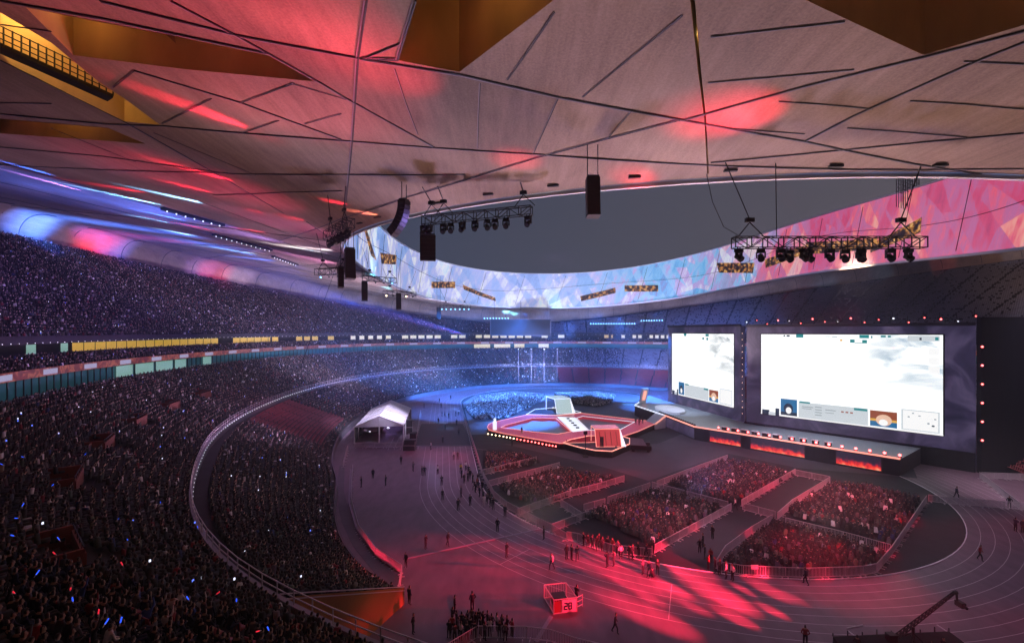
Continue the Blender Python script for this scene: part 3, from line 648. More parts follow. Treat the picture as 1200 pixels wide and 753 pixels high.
# ------------------------------------------------------------------ detailed people
PM={}
SK=mat('skin',(.30,.19,.14),.6); HAIR=mat('hair',(.015,.012,.011),.6); SHOE=mat('shoe',(.02,.02,.022),.6)
CL=[mat('cloth_black',(.010,.010,.013),.85),mat('cloth_navy',(.014,.02,.045),.85),mat('cloth_grey',(.09,.09,.10),.85),mat('cloth_white',(.62,.60,.60),.8),mat('cloth_red',(.25,.03,.035),.8),mat('cloth_charcoal',(.03,.03,.035),.85),mat('cloth_yellow',(.55,.42,.04),.8),mat('cloth_blue',(.05,.10,.32),.8)]
def person_mesh(pose,top,bot):
    key=(pose,top,bot)
    if key in PM: return PM[key]
    V=[];E=[];Rr=[];T=[]
    def v(p,r,par,t):
        V.append(p);Rr.append(r);T.append(t)
        if par is not None: E.append((par,len(V)-1))
        return len(V)-1
    sit=pose.startswith('sit'); hz=.48 if sit else .92
    lean={'sit_lean':.16,'walk':.05}.get(pose,0.0)
    pel=v((0,0,hz),(.15,.12),None,'b'); sp=v((0,lean*.4,hz+.20),(.145,.105),pel,'t'); ch=v((0,lean,hz+.42),(.17,.11),sp,'t')
    nk=v((0,lean+.02,hz+.55),(.06,.06),ch,'s'); hd=v((0,lean+.045,hz+.64),(.075,.088),nk,'s'); ht=v((0,lean+.03,hz+.74),(.075,.09),hd,'h'); 
    v((0,lean+.02,hz+.80),(.045,.05),ht,'h')
    v((0,lean+.145,hz+.635),(.016,.016),hd,'s')   # nose
    for s in (-1,1):
        sh=v((s*.175,lean,hz+.455),(.062,.062),ch,'t')
        if pose in('stand','sit','walk'): el,wr=(s*.235,lean-.03,hz+.20),(s*.215,lean+.10,hz-.02)
        elif pose=='stand_pocket': el,wr=(s*.29,lean-.06,hz+.21),(s*.19,lean+.08,hz+.03)
        elif pose=='stand_phone': el,wr=(s*.22,lean+.08,hz+.20),(s*.08,lean+.30,hz+.36)
        elif pose=='stand_cross': el,wr=(s*.24,lean+.06,hz+.20),(-s*.06,lean+.20,hz+.26)
        elif pose=='sit_clap': el,wr=(s*.24,lean+.10,hz+.22),(s*.04,lean+.34,hz+.34)
        elif pose=='sit_raise': el,wr=((s*.27,lean+.10,hz+.66),(s*.22,lean+.16,hz+.92)) if s>0 else ((s*.23,lean,hz+.2),(s*.16,lean+.25,hz+.06))
        elif pose=='sit_lean': el,wr=(s*.24,lean+.06,hz+.20),(s*.10,lean+.28,hz+.08)
        else: el,wr=(s*.235,lean,hz+.2),(s*.22,lean+.1,hz)
        e_=v(el,(.047,.047),sh,'t'); w_=v(wr,(.034,.034),e_,'t')
        d=(Vector(wr)-Vector(el)).normalized(); v(tuple(Vector(wr)+d*.09),(.032,.022),w_,'s')
        if sit: kn,an=(s*.13,.43,hz+.02),(s*.12,.44,.09); to=(s*.13,.60,.05)
        elif pose=='walk': kn,an=(s*.09,.16*s+.06,.49),(s*.09,.26*s-.04,.09); to=(s*.10,.26*s+.12,.045)
        else: kn,an=(s*.105,.02,.49),(s*.12,-.02,.09); to=(s*.14,.15,.045)
        hp=v((s*.095,0,hz-.03),(.095,.10),pel,'b'); k_=v(kn,(.066,.066),hp,'b'); a_=v(an,(.046,.046),k_,'b'); v(to,(.045,.036),a_,'f')
    me=bpy.data.meshes.new('person'); me.from_pydata(V,E,[]); o=bpy.data.objects.new('tmp_person',me); COL.objects.link(o)
    md=o.modifiers.new('s','SKIN'); sv=me.skin_vertices[0].data
    for i,r in enumerate(Rr): sv[i].radius=r; sv[i].use_root=(i==0)
    o.modifiers.new('ss','SUBSURF').levels=1
    dg=bpy.context.evaluated_depsgraph_get(); m2=bpy.data.meshes.new_from_object(o.evaluated_get(dg))
    bpy.data.objects.remove(o); m2.name='person'
    for x in (CL[top],CL[bot],SK,HAIR,SHOE): m2.materials.append(x)
    Vn=np.array(V); mi={'t':0,'b':1,'s':2,'h':3,'f':4}
    segs=[(a,b) for a,b in E]
    for p in m2.polygons:
        c=np.array(p.center); bd=9;bt='t'
        for a,b_ in segs:
            A_,B2=Vn[a],Vn[b_]; ab=B2-A_; t=min(1,max(0,np.dot(c-A_,ab)/np.dot(ab,ab))); dd=np.linalg.norm(c-A_-t*ab)-.5*(Rr[a][0]+Rr[b_][0])*.5
            if dd<bd: bd=dd; bt=T[b_] if (t>.5 or T[a]==T[b_] or T[b_] in 'f') else T[a]
        if bt in 'sh' and c[2]>hz+.6:   # hair on crown and back of the head
            yy=c[1]-lean
            bt='h' if (c[2]>hz+.745 or (yy<.02 and c[2]>hz+.60)) else 's'
        p.material_index=mi[bt]; p.use_smooth=True
    PM[key]=m2; return m2
def person(x,y,z,head,pose,top,bot,label,group,sc=1.0):
    o=bpy.data.objects.new('person',person_mesh(pose,top,bot)); COL.objects.link(o); o.location=(x,y,z); o.rotation_euler=(0,0,head-math.pi/2); o.scale=(sc,sc,sc)
    return tag(o,label,'person',group)
# near spectators, seated
fa=facing(ind)
poses=['sit','sit_clap','sit_lean','sit','sit_raise']
plabel={'sit':'seated spectator in %s clothes in the near rows at the lower left','sit_clap':'spectator in %s clothes clapping in the near rows at the lower left','sit_lean':'spectator in %s clothes leaning forward in the near rows at the lower left','sit_raise':'spectator in %s clothes with one arm raised in the near rows at the lower left'}
cname={0:'black',1:'navy',2:'grey',3:'white',4:'red',5:'charcoal',6:'yellow',7:'blue'}
sticks=[]
for i,p in enumerate(ind):
    ps=poses[int(rng.choice(5,p=[.28,.2,.2,.16,.16]))]; p=p.copy(); p[0]+=rng.normal(0,.09); p[1]+=rng.normal(0,.09); top=int(rng.choice([0,1,2,3,4,5,7],p=[.36,.18,.07,.05,.03,.28,.03])); bot=int(rng.choice([0,5,1]))
    person(p[0],p[1],p[2]-.02,fa[i]+rng.normal(0,.45),ps,top,bot,plabel[ps]%cname[top],'near spectators at the lower left',rng.uniform(.88,1.1))
    sticks.append((p,fa[i],ps))
# glow sticks held up in the crowd
def stick(x,y,z,col,tilt,az,lab,ln=.42):
    d=Vector((math.sin(tilt)*math.cos(az),math.sin(tilt)*math.sin(az),math.cos(tilt)))
    e=empty('glow_stick',(x,y,z),0,lab,'glow stick','glow sticks held in the near crowd')
    g=MB(); g.bar((0,0,0),d*.12,.035,.035,6); g.build('handle','white',e)
    g=MB(); g.bar(d*.12,d*(.12+ln),.05,.05,6); g.build('light_tube',col,e)
em('stickblue',(.03,.10,1),1.5); em('stickred',(1,.03,.06),.9); em('stickdim',(.6,.6,.9),1.0)
for (x,d,z),c in zip([(-21.16, 20.4, 14.12), (-19.89, 18.45, 14.51), (-17.85, 18.75, 13.96), (-19.04, 19.85, 13.83), (-14.95, 17.55, 13.79), (-16.17, 18.0, 13.87), (-31.36, 29.4, 13.73), (-29.54, 27.6, 13.81), (-26.73, 24.8, 13.98), (-23.39, 23.65, 13.53), (-25.18, 25.7, 13.29), (-20.43, 24.25, 12.61), (-27.76, 32.45, 11.78), (-29.95, 39.25, 10.32), (-10.44, 19.85, 12.06), (-10.83, 19.9, 12.1), (-15.12, 21.6, 12.36), (-13.58, 22.7, 11.63), (-14.92, 23.15, 11.75), (-15.24, 17.15, 13.98), (-35.35, 35.35, 13.09), (-40.71, 36.95, 14.26), (-42.64, 40.4, 13.93), (-42.95, 46.2, 12.51), (-23.99, 35.2, 9.88), (-23.96, 28.75, 11.96)],[0,1,0,1,0,1,0,0,0,1,0,1,0,0,0,1,0,0,1,0,0,0,0,0,0,0]):
    hue=['blue','red'][c]; t_=rng.uniform(.2,1.2)
    stick(x,d,z,'stick'+hue,t_,rng.uniform(0,6.28),'small %s glow stick %s the near crowd at the lower left'%(hue,'tilted flat among' if t_>.7 else 'held upright in'),.2)
# faint phone screens and little lights all over the crowd
ph_=crowd[(crowd[:,1]>14)]; sel=ph_[rng.random(len(ph_))<.016]
for nm,mk,fr_ in (('phone_lights','phonew',.55),('phone_lights','phoneb',.45)):
    if mk=='phonew': em('phonew',(.75,.78,1),1.6)
    else: em('phoneb',(.12,.2,1),1.8)
    g=MB(); q=sel[rng.random(len(sel))<fr_]; f_=facing(q)
    for p,a in zip(q,f_):
        c=(p[0]+.3*math.cos(a),p[1]+.3*math.sin(a),p[2]+.95+rng.uniform(-.1,.35)); g.box(c,(.10,.05,.14),a)
    tag(g.build(nm,mk),'tiny %s phone lights scattered through the stands'%('white' if mk=='phonew' else 'blue'),'phone lights',None,'stuff')
# ------------------------------------------------------------------ roof
roof=empty('stadium_roof',(0,0,0),0,'vast pale membrane roof of triangular panels with an oval opening, over all the stands','roof')
def circ(fr,n,t=None):
    out=[]
    for i in range(n):
        ph=-math.pi+2*math.pi*i/n; a,b_=rin(ph),rout(ph); r=a+(b_-a)*fr if t is None else b_-t
        out.append(W(r*math.cos(ph),r*math.sin(ph)))
    return out
# openings that show the amber-lit inside of the roof
VOIDS=[[(-3.91, 18.85), (-5.66, 23.0), (-2.69, 23.45), (1.61, 18.15), (2.78, 16.65), (-3.21, 17.35)],
       [(10.99, 17.15), (17.35, 19.6), (17.61, 19.65), (19.67, 17.7), (19.97, 16.85), (16.85, 15.55), (8.37, 16.15)],
       [(-11.01, 25.85), (-12.49, 23.75), (-21.16, 22.85), (-23.8, 22.55), (-25.27, 26.55), (-18.88, 26.35)],
       [(-25.89, 23.3), (-25.55, 25.55), (-26.52, 29.65), (-26.51, 31.6), (-27.04, 35.35), (-30.1, 35.8), (-31.72, 28.55)],
       [(-44.89, 40.4), (-33.29, 38.0), (-32.29, 40.55), (-50.39, 45.35)],
       [(6.79, 17.55), (8.64, 21.45), (10.88, 26.05), (14.16, 33.4), (14.26, 33.4), (10.95, 26.0), (8.78, 21.45), (6.96, 17.55)]]
SEAM_A=[[(-5.71, 18.25), (-6.03, 19.15), (-7.72, 23.15), (-11.62, 33.55), (-19.98, 55.05)],[(-19.01, 21.25), (-13.33, 22.5), (-7.52, 23.2), (-2.63, 23.65), (2.53, 24.85), (9.69, 26.15), (17.69, 27.85), (26.59, 30.55), (36.87, 33.35)],
        [(9.7, 26.2), (11.75, 24.4), (14.1, 22.4), (17.67, 19.8), (20.0, 18.0)],[(-43.28, 38.95), (-32.41, 37.0), (-26.92, 35.45), (-12.35, 33.35), (-5.45, 32.7), (1.61, 32.1), (11.83, 31.95), (23.52, 31.75), (34.67, 31.2)],
        [(9.56, 26.2), (6.03, 29.05), (1.64, 32.8), (-3.51, 37.95), (-9.88, 44.45), (-21.56, 58.2), (-61.17, 113.9), (-116.3, 174.45)],[(-15.26, 20.6), (-13.39, 22.6), (-10.72, 25.95), (-10.0, 27.0), (-5.45, 32.7)],
        [(-22.4, 27.3), (-17.35, 29.55), (-12.3, 33.2)],[(-31.72, 28.55), (-30.16, 35.95), (-29.91, 47.5), (-30.33, 61.35)],[(-57.17, 51.45), (-41.74, 47.25), (-28.24, 45.8), (-15.07, 40.7), (-3.78, 37.1)],
        [(17.69, 27.85), (18.33, 24.75), (19.24, 22.1), (20.0, 20.0), (20.67, 18.6)],[(20.64, 28.8), (24.77, 27.3), (28.89, 26.0)],[(13.59, 31.5), (20.64, 28.8)],
        [(-69.78, 62.8), (-46.39, 53.3), (-28.06, 45.5)],[(-37.04, 57.15), (-24.9, 49.8), (-16.89, 45.6)],[(-3.94, 18.85), (-5.71, 23.0)],[(-5.71, 23.0), (-7.52, 23.2)],[(-24.78, 22.3), (-20.17, 22.55), (-12.46, 23.7)]]
SEAM_B=[[(1.74, 18.75), (0.86, 21.05), (-0.22, 23.7)],[(6.8, 18.35), (5.47, 21.1), (3.79, 24.65)],[(-6.03, 23.75), (-6.2, 27.0), (-6.3, 30.95)],[(-1.66, 24.25), (-1.99, 27.6), (-2.37, 32.05)],
        [(2.53, 24.85), (2.08, 28.05), (1.49, 32.15)],[(6.65, 25.65), (6.03, 29.05)],[(8.37, 19.4), (10.74, 18.7), (13.04, 18.05)],[(9.6, 22.55), (12.83, 21.65), (15.52, 20.9)],
        [(13.77, 23.75), (16.31, 23.8), (18.8, 24.0)],[(18.96, 26.05), (22.36, 26.25), (26.3, 26.65)],[(19.98, 23.1), (22.77, 23.2), (26.11, 23.5)],[(19.58, 19.95), (22.17, 19.95)],
        [(-22.48, 27.4), (-25.94, 30.0)],[(-12.42, 26.3), (-17.35, 29.55)],[(-19.26, 29.55), (-26.65, 35.1)],[(-10.85, 29.3), (-14.15, 31.45)],[(-15.9, 31.45), (-20.31, 34.6)],
        [(-7.52, 23.2), (-5.21, 21.65)],[(12.38, 26.75), (17.12, 26.95)],[(-40.17, 36.15), (-34.5, 34.5)],[(-27.11, 24.4), (-24.35, 24.35)],
        [(-9.54, 27.55), (-12.69, 26.35)],[(-29.01, 37.3), (-24.89, 44.8)],[(-40.6, 40.6), (-38.7, 47.5)]]
inner=circ(0,144); outer=circ(1,180)
grid=[]
for fr in (.06,.14,.24,.36,.5,.64,.78,.88): grid+=circ(fr,110)
for t in (9,7,6.2,5,3.6,2.2,1.2,.6,.25): grid+=circ(0,180,t)
SEAM_C=[]
for i,a0 in enumerate(range(-120,150,15)):
    for sgn in (1,-1):
        p0=R(a0); p1=R(a0+sgn*34); A_=W(rin(p0)*1.01*math.cos(p0),rin(p0)*1.01*math.sin(p0)); B2=W((rout(p1)-2)*math.cos(p1),(rout(p1)-2)*math.sin(p1))
        n_=max(2,int(math.dist(A_,B2)/4)); pts=[(A_[0]+(B2[0]-A_[0])*q/n_,A_[1]+(B2[1]-A_[1])*q/n_) for q in range(n_+1)]; pts=[p for p in pts if 0<soffit_t(*p)<.985]
        if any(p[1]<60 and p[0]>-60 for p in pts): pts=[p for p in pts if p[1]>62 or p[0]<-62]
        if len(pts)>3: SEAM_C.append(pts)
v2,f2=tri_region(outer,[inner]+VOIDS,grid,SEAM_A+SEAM_B+SEAM_C)
# panels: faces joined across plain edges, split along the seams; each panel takes one of five tones, shading by tilt put into the colour
walls=tri_region.walls; em_={}
for fi,f in enumerate(f2):
    for q in range(3): em_.setdefault(tuple(sorted((f[q],f[(q+1)%3]))),[]).append(fi)
nb_=[[] for _ in f2]
for e_k,fl_ in em_.items():
    if len(fl_)==2 and e_k not in walls: nb_[fl_[0]].append(fl_[1]); nb_[fl_[1]].append(fl_[0])
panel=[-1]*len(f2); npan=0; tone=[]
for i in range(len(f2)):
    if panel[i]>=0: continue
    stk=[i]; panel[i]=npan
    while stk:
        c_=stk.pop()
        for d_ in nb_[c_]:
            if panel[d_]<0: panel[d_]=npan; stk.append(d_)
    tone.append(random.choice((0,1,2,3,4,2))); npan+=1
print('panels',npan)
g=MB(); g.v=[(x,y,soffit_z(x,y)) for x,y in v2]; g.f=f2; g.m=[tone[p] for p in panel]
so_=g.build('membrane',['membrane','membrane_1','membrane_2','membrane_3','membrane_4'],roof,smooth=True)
def surf(p,dz=0): return (p[0],p[1],soffit_z(*p)+dz)
def along(pl,st=2.0):
    out=[]
    for a,b_ in zip(pl,pl[1:]):
        n=max(1,int(math.dist(a,b_)/st))
        out+=[(a[0]+(b_[0]-a[0])*i/n,a[1]+(b_[1]-a[1])*i/n) for i in range(n)]
    return out+[pl[-1]]
def unit2(p,q): l=math.dist(p,q); return ((q[0]-p[0])/l,(q[1]-p[1])/l)
def seam(pl,w,name='roof_seam',dz=-.03,m_='dsteel'):
    g=MB(); pts=along(pl)
    for a,b_ in zip(pts,pts[1:]): g.bar(surf(a,dz),surf(b_,dz),w,w*.6)
    if w<.1:
        u=unit2(pl[0],pl[-1]); o=(-u[1]*w*1.25,u[0]*w*1.25); g.cur=1
        for a,b_ in zip(pts,pts[1:]): g.bar(surf((a[0]+o[0],a[1]+o[1]),dz),surf((b_[0]+o[0],b_[1]+o[1]),dz),w*.6,w*.5)
    g.build(name,[m_,'parapet'],roof)
for s_ in SEAM_A: seam(s_,.085,'truss_chord')
for s_ in SEAM_B: seam(s_,.045,'panel_seam')
# truss chords over the far and right parts, each nearly tangent to the opening
def ray_hits(ph,r): return W(r*math.cos(ph),r*math.sin(ph))
cnt=0
for i,a0 in enumerate(range(-120,150,15)):
    for sgn in (1,-1):
        p0=R(a0); p1=R(a0+sgn*34); A_=ray_hits(p0,rin(p0)*1.01); B2=ray_hits(p1,rout(p1)-2)
        pts=along([A_,B2],4); pts=[p for p in pts if 0<soffit_t(*p)<.985]
        if any(p[1]<60 and p[0]>-60 for p in pts): pts=[p for p in pts if p[1]>62 or p[0]<-62]
        if len(pts)>3: seam(pts,.12,'truss_chord'); cnt+=1
# hoops of the curved skirt at the back of the upper stand
for i in range(-128,140,5):
    ph=R(i+.7*math.sin(i)); b_=rout(ph); g=MB(); pts=[W((b_-t)*math.cos(ph),(b_-t)*math.sin(ph)) for t in (9.5,8,7,6,5,4,3,2,1.2,.6,.25,.02)]
    for p,q in zip(pts,pts[1:]): g.bar(surf(p,-.08),surf(q,-.08),.13)
    g.build('skirt_hoop','dsteel',roof)
# inside of the openings
def void(poly,h,amb=True,beams=0):
    a=sum(poly[i][0]*poly[(i+1)%len(poly)][1]-poly[(i+1)%len(poly)][0]*poly[i][1] for i in range(len(poly)))
    if a<0: poly=poly[::-1]
    g=MB(); n=len(poly); z=[soffit_z(*p) for p in poly]; top=max(z)+h; c=(sum(p[0] for p in poly)/n,sum(p[1] for p in poly)/n)
    vs=[(p[0],p[1],zz-.02) for p,zz in zip(poly,z)]+[(p[0],p[1],top) for p in poly]
    g.add(vs,[(i,n+i,n+(i+1)%n,(i+1)%n) for i in range(n)]); g.build('void_side','voidwall',roof)
    g=MB(); g.add([(p[0],p[1],top) for p in poly],[tuple(range(n))]); g.build('void_ceiling','voidwall',roof)
    # folded liner panel: a darker plane sloping up through the void, and ribs under its ceiling
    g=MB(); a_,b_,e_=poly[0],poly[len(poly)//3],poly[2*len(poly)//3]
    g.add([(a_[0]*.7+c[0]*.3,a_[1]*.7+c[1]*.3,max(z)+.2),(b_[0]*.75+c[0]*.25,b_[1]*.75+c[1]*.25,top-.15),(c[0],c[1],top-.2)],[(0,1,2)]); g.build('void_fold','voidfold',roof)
    if h>3.5:
        for q in range(3):
            f=.25+.25*q; p=(a_[0]*(1-f)+b_[0]*f,a_[1]*(1-f)+b_[1]*f); r=(a_[0]*(1-f)+e_[0]*f,a_[1]*(1-f)+e_[1]*f)
            g=MB(); g.bar((p[0]*.85+c[0]*.15,p[1]*.85+c[1]*.15,top-.12),(r[0]*.85+c[0]*.15,r[1]*.85+c[1]*.15,top-.12),.14); g.build('void_rib','voiddark',roof)
    return c,top
c,t=void(VOIDS[0],5); g=MB(); g.bar((VOIDS[0][1][0]+.9,VOIDS[0][1][1]-1.5,t-1.2),(VOIDS[0][4][0]-3.4,VOIDS[0][4][1],t-1.2),.35); g.bar((VOIDS[0][0][0],VOIDS[0][0][1],t-.5),(VOIDS[0][2][0]-1,VOIDS[0][2][1],t-.5),.5); g.build('void_beam','voiddark',roof); point((c[0]+1,c[1]-1,t-2.2),110,(1,.48,.10),.5)
c,t=void(VOIDS[1],5); g=MB(); g.bar((VOIDS[1][0][0]-1,VOIDS[1][0][1]+3,t-.6),(VOIDS[1][3][0],VOIDS[1][3][1],t-.6),.5); g.build('void_beam','voiddark',roof); point((c[0]-3,c[1]-2,t-2),24,(1,.45,.10),.5)
c,t=void(VOIDS[2],4); g=MB()
for q in (.35,.6,.8): 
    p=[VOIDS[2][0][j]*(1-q)+VOIDS[2][3][j]*q for j in (0,1)]; g.bar((p[0]-1,p[1]-2.5,t-.6),(p[0]+1,p[1]+2.5,t-.6),.4)
g.build('void_beam','voiddark',roof); point((c[0]+3,c[1]+1.5,t-1.8),80,(1,.5,.12),.5); point((c[0]-5,c[1],t-1.8),70,(1,.5,.12),.5)
c,t=void(VOIDS[3],6); point((c[0]-2,c[1]-1,t-2),1000,(1,.6,.18),.5); point((c[0]+4,c[1]+4,t-3),120,(1,.6,.2),.5)
cv=c
g=MB()
for q in range(7):
    p=[VOIDS[3][1][j]*(1-q/7)+VOIDS[3][4][j]*q/7 for j in (0,1)]; g.bar((p[0]-.5,p[1],t-4.6),(p[0]+.8,p[1]+1.0,t-.2),.16); g.bar((p[0]+.9,p[1]+.6,t-4.6),(p[0]-.8,p[1]-.6,t-.2),.12)
g.build('void_lattice','voiddark',roof)
c,t=void(VOIDS[4],4); point((c[0],c[1],t-1.5),220,(1,.5,.12),.5)
g=MB()
for q in (.2,.4,.6,.8): 
    p=[VOIDS[4][0][j]*(1-q)+VOIDS[4][2][j]*q for j in (0,1)]; g.bar((p[0]-2,p[1]-2,t-.5),(p[0]+1,p[1]+2,t-.5),.35)
g.build('void_beam','voiddark',roof)
c,t=void(VOIDS[5],3); 
for q in VOIDS[5][:4]: point((q[0]+.08,q[1],soffit_z(*q)+1.6),16,(1,.66,.2),.1)
# catwalk with railing inside the left opening
ca=empty('roof_catwalk',(0,0,0),0,'steel catwalk with railings crossing the amber opening in the roof at the upper left','catwalk')
A_=VOIDS[3][6]; B2=VOIDS[3][4]; za,zb=soffit_z(*A_)+.9,soffit_z(*B2)+.7
ax=Vector((B2[0]-A_[0],B2[1]-A_[1],0)).normalized(); nx_=Vector((-ax.y,ax.x,0))
if (Vector((cv[0],cv[1],0))-Vector((A_[0],A_[1],0))).dot(nx_)<0: nx_=-nx_
pa=Vector((*A_,za))+nx_*.7; pb=Vector((*B2,zb))+nx_*.3-ax*3
g=MB(); g.bar(pa-ax*3,pb,1.0,.25); g.build('deck','black',ca)
g=MB(); n=22
for sd in (.55,):
    for h in (.35,.7,1.1): g.bar(pa-ax*3+nx_*sd+Vector((0,0,h)),pb+nx_*sd+Vector((0,0,h)),.05)
    for i in range(n+1): p=pa-ax*3+(pb-pa+ax*3)*(i/n)+nx_*sd; g.bar(p,p+Vector((0,0,1.15)),.06)
g.build('railing','black',ca)
# rim fascia and rim light-show band
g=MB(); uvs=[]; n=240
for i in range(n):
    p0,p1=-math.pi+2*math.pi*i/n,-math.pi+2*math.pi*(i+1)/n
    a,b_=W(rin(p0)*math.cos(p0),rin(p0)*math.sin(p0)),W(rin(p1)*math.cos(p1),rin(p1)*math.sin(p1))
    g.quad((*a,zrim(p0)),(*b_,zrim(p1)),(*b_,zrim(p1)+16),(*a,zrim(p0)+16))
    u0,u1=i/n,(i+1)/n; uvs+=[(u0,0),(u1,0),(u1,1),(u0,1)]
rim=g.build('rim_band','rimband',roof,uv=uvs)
g=MB()
for i in range(n):
    p0,p1=-math.pi+2*math.pi*i/n,-math.pi+2*math.pi*(i+1)/n
    for rr_,z0,z1 in ((-.25,-.35,.25),):
        a0=rin(p0)+rr_;a1=rin(p1)+rr_; a,b_=W(a0*math.cos(p0),a0*math.sin(p0)),W(a1*math.cos(p1),a1*math.sin(p1))
        g.bar((*a,zrim(p0)-.05),(*b_,zrim(p1)-.05),.35,.5)
        g.bar((*a,zrim(p0)+16),(*b_,zrim(p1)+16),.5,.3)
g.build('rim_edge','white',roof)
# cable lines over the band
g=MB()
for i in range(-150,160,12):
    for j,(dz0,dz1,st) in enumerate(((1,15,3) if i%24 else (15,2,4),)):
        p0=R(i);p1=R(i+st)
        pts=[]
        for q in range(7):
            ph=p0+(p1-p0)*q/6; r=rin(ph)-.15; pts.append((*W(r*math.cos(ph),r*math.sin(ph)),zrim(ph)+dz0+(dz1-dz0)*q/6))
        for a,b_ in zip(pts,pts[1:]): g.bar(a,b_,.09)
for i in range(n):
    p0,p1=-math.pi+2*math.pi*i/n,-math.pi+2*math.pi*(i+1)/n
    a,b_=W((rin(p0)-.15)*math.cos(p0),(rin(p0)-.15)*math.sin(p0)),W((rin(p1)-.15)*math.cos(p1),(rin(p1)-.15)*math.sin(p1))
    g.bar((*a,zrim(p0)+8.6+math.sin(p0*5)*1.5),(*b_,zrim(p1)+8.6+math.sin(p1*5)*1.5),.1)
g.build('rim_band_cables','dsteel',roof)
for q in ([(-0.6243, 44.64), (-0.4524, 46.05), (-0.4524, 43.33), (-0.6243, 42.1)],[(-0.4027, 45.13), (-0.2116, 40.4), (-0.207, 38.66), (-0.3971, 43.14)],[(0.23, 41.39), (0.4069, 44.78), (0.4091, 42.44), (0.2343, 38.99)],
          [(0.4553, 45.5), (0.6348, 44.61), (0.6348, 41.89), (0.4553, 42.82)],[(0.9745, 50.61), (1.214, 48.24), (1.2032, 44.85), (0.9898, 46.81)],[(1.2785, 48.75), (1.5198, 50.43), (1.5342, 47.99), (1.2834, 45.88)],
          [(1.5294, 51.33), (1.9028, 47.71), (1.8938, 45.11), (1.5437, 47.63)],[(1.8642, 46.53), (2.0843, 49.77), (2.079, 46.52), (1.8716, 44.52)],[(-1.1688, 49.14), (-0.9549, 50.89), (-0.9655, 47.58), (-1.1514, 45.91)],[(-1.4471, 52.38), (-1.3836, 52.82), (-1.227, 46.16), (-1.309, 46.54)]):
    g=MB(); n_=len(q)
    # subdivide along the band so that it follows the curve
    (a0,z0),(a1,z1),(a2,z2),(a3,z3)=q
    for i in range(6):
        t0,t1=i/6,(i+1)/6
        P=[(a0+(a1-a0)*t0,z0+(z1-z0)*t0),(a0+(a1-a0)*t1,z0+(z1-z0)*t1),(a3+(a2-a3)*t1,z3+(z2-z3)*t1),(a3+(a2-a3)*t0,z3+(z2-z3)*t0)]
        g.quad(*[(*W((rin(a)-.3)*math.cos(a),(rin(a)-.3)*math.sin(a)),z) for a,z in P])
    g.build('rim_window','goldslot',roof)
# small fixtures let into the soffit along the near rim
for i in range(-178,-124,4):
    ph=R(i); r=rin(ph)+1.5; x,y=W(r*math.cos(ph),r*math.sin(ph)); g=MB(); g.box((0,0,-.04),(.9,.28,.12)); o=g.build('rim_fixture','dsteel',roof); o.location=(x,y,soffit_z(x,y)-.08); o.rotation_euler=(0,0,math.atan2(*[W(r*math.cos(ph+.01),r*math.sin(ph+.01))[q]-(x,y)[q] for q in (1,0)]))
for i in (148,152,156,160,164,168,172,176):
    ph=R(i); r=rin(ph)+1.5; x,y=W(r*math.cos(ph),r*math.sin(ph)); g=MB(); g.box((0,0,-.04),(.9,.28,.12)); o=g.build('rim_fixture','dsteel',roof); o.location=(x,y,soffit_z(x,y)-.08); o.rotation_euler=(0,0,math.atan2(*[W(r*math.cos(ph+.01),r*math.sin(ph+.01))[q]-(x,y)[q] for q in (1,0)]))
# long dark light strips on the left soffit
STRIPL=['longest dark lighting strip under the left roof, nearest the viewer','middle dark lighting strip under the left roof','short dark lighting strip under the left roof, near the hanging truss']
for q in [(-57.32, 75.5), (-52.36, 83.65)],[(-66.14, 102.05), (-60.13, 115.15)],[(-66.11, 127.5), (-64.75, 138.75)]:
    g=MB(); a,b_=surf(q[0],-.3),surf(q[1],-.3); g.bar(a,b_,1.1,.4); e=g.build('soffit_light_strip','black'); 
    tag(e,STRIPL.pop(0),'lighting strip')
    gl=MB(); n=max(4,int((Vector(b_)-Vector(a)).length/1.2))
    for i in range(n): p=Vector(a).lerp(Vector(b_),(i+.5)/n); gl.ball((p.x,p.y,p.z-.28),.13,4)
    o=gl.build('lamps','lampwhite',e); o['kind']='stuff'
# scaffold stub on the roof rim, seen against the sky
ph=R(115.5); x,y=W((rin(ph)+1)*math.cos(ph),(rin(ph)+1)*math.sin(ph)); e=empty('roof_scaffold',(x,y,zrim(ph)+16),R(30),'dark lattice scaffold standing on the far roof rim against the sky','scaffold')
g=MB()
for i in range(8):
    g.bar((-4.2+i*1.2,0,-4),(-4.2+i*1.2,0,3.2),.12); g.bar((-4.2+i*1.2,1.2,-4),(-4.2+i*1.2,1.2,3.2),.12)
for h in (-.5,.4,1.3,2.2,3.0): g.bar((-4.2,0,h),(4.2,0,h),.1); g.bar((-4.2,1.2,h),(4.2,1.2,h),.1)
g.build('frame','dsteel',e)
ORD=['first','second','third','fourth','fifth','sixth','seventh','eighth','ninth','tenth','eleventh','twelfth','thirteenth','fourteenth','fifteenth','sixteenth','seventeenth','eighteenth','nineteenth','twentieth']
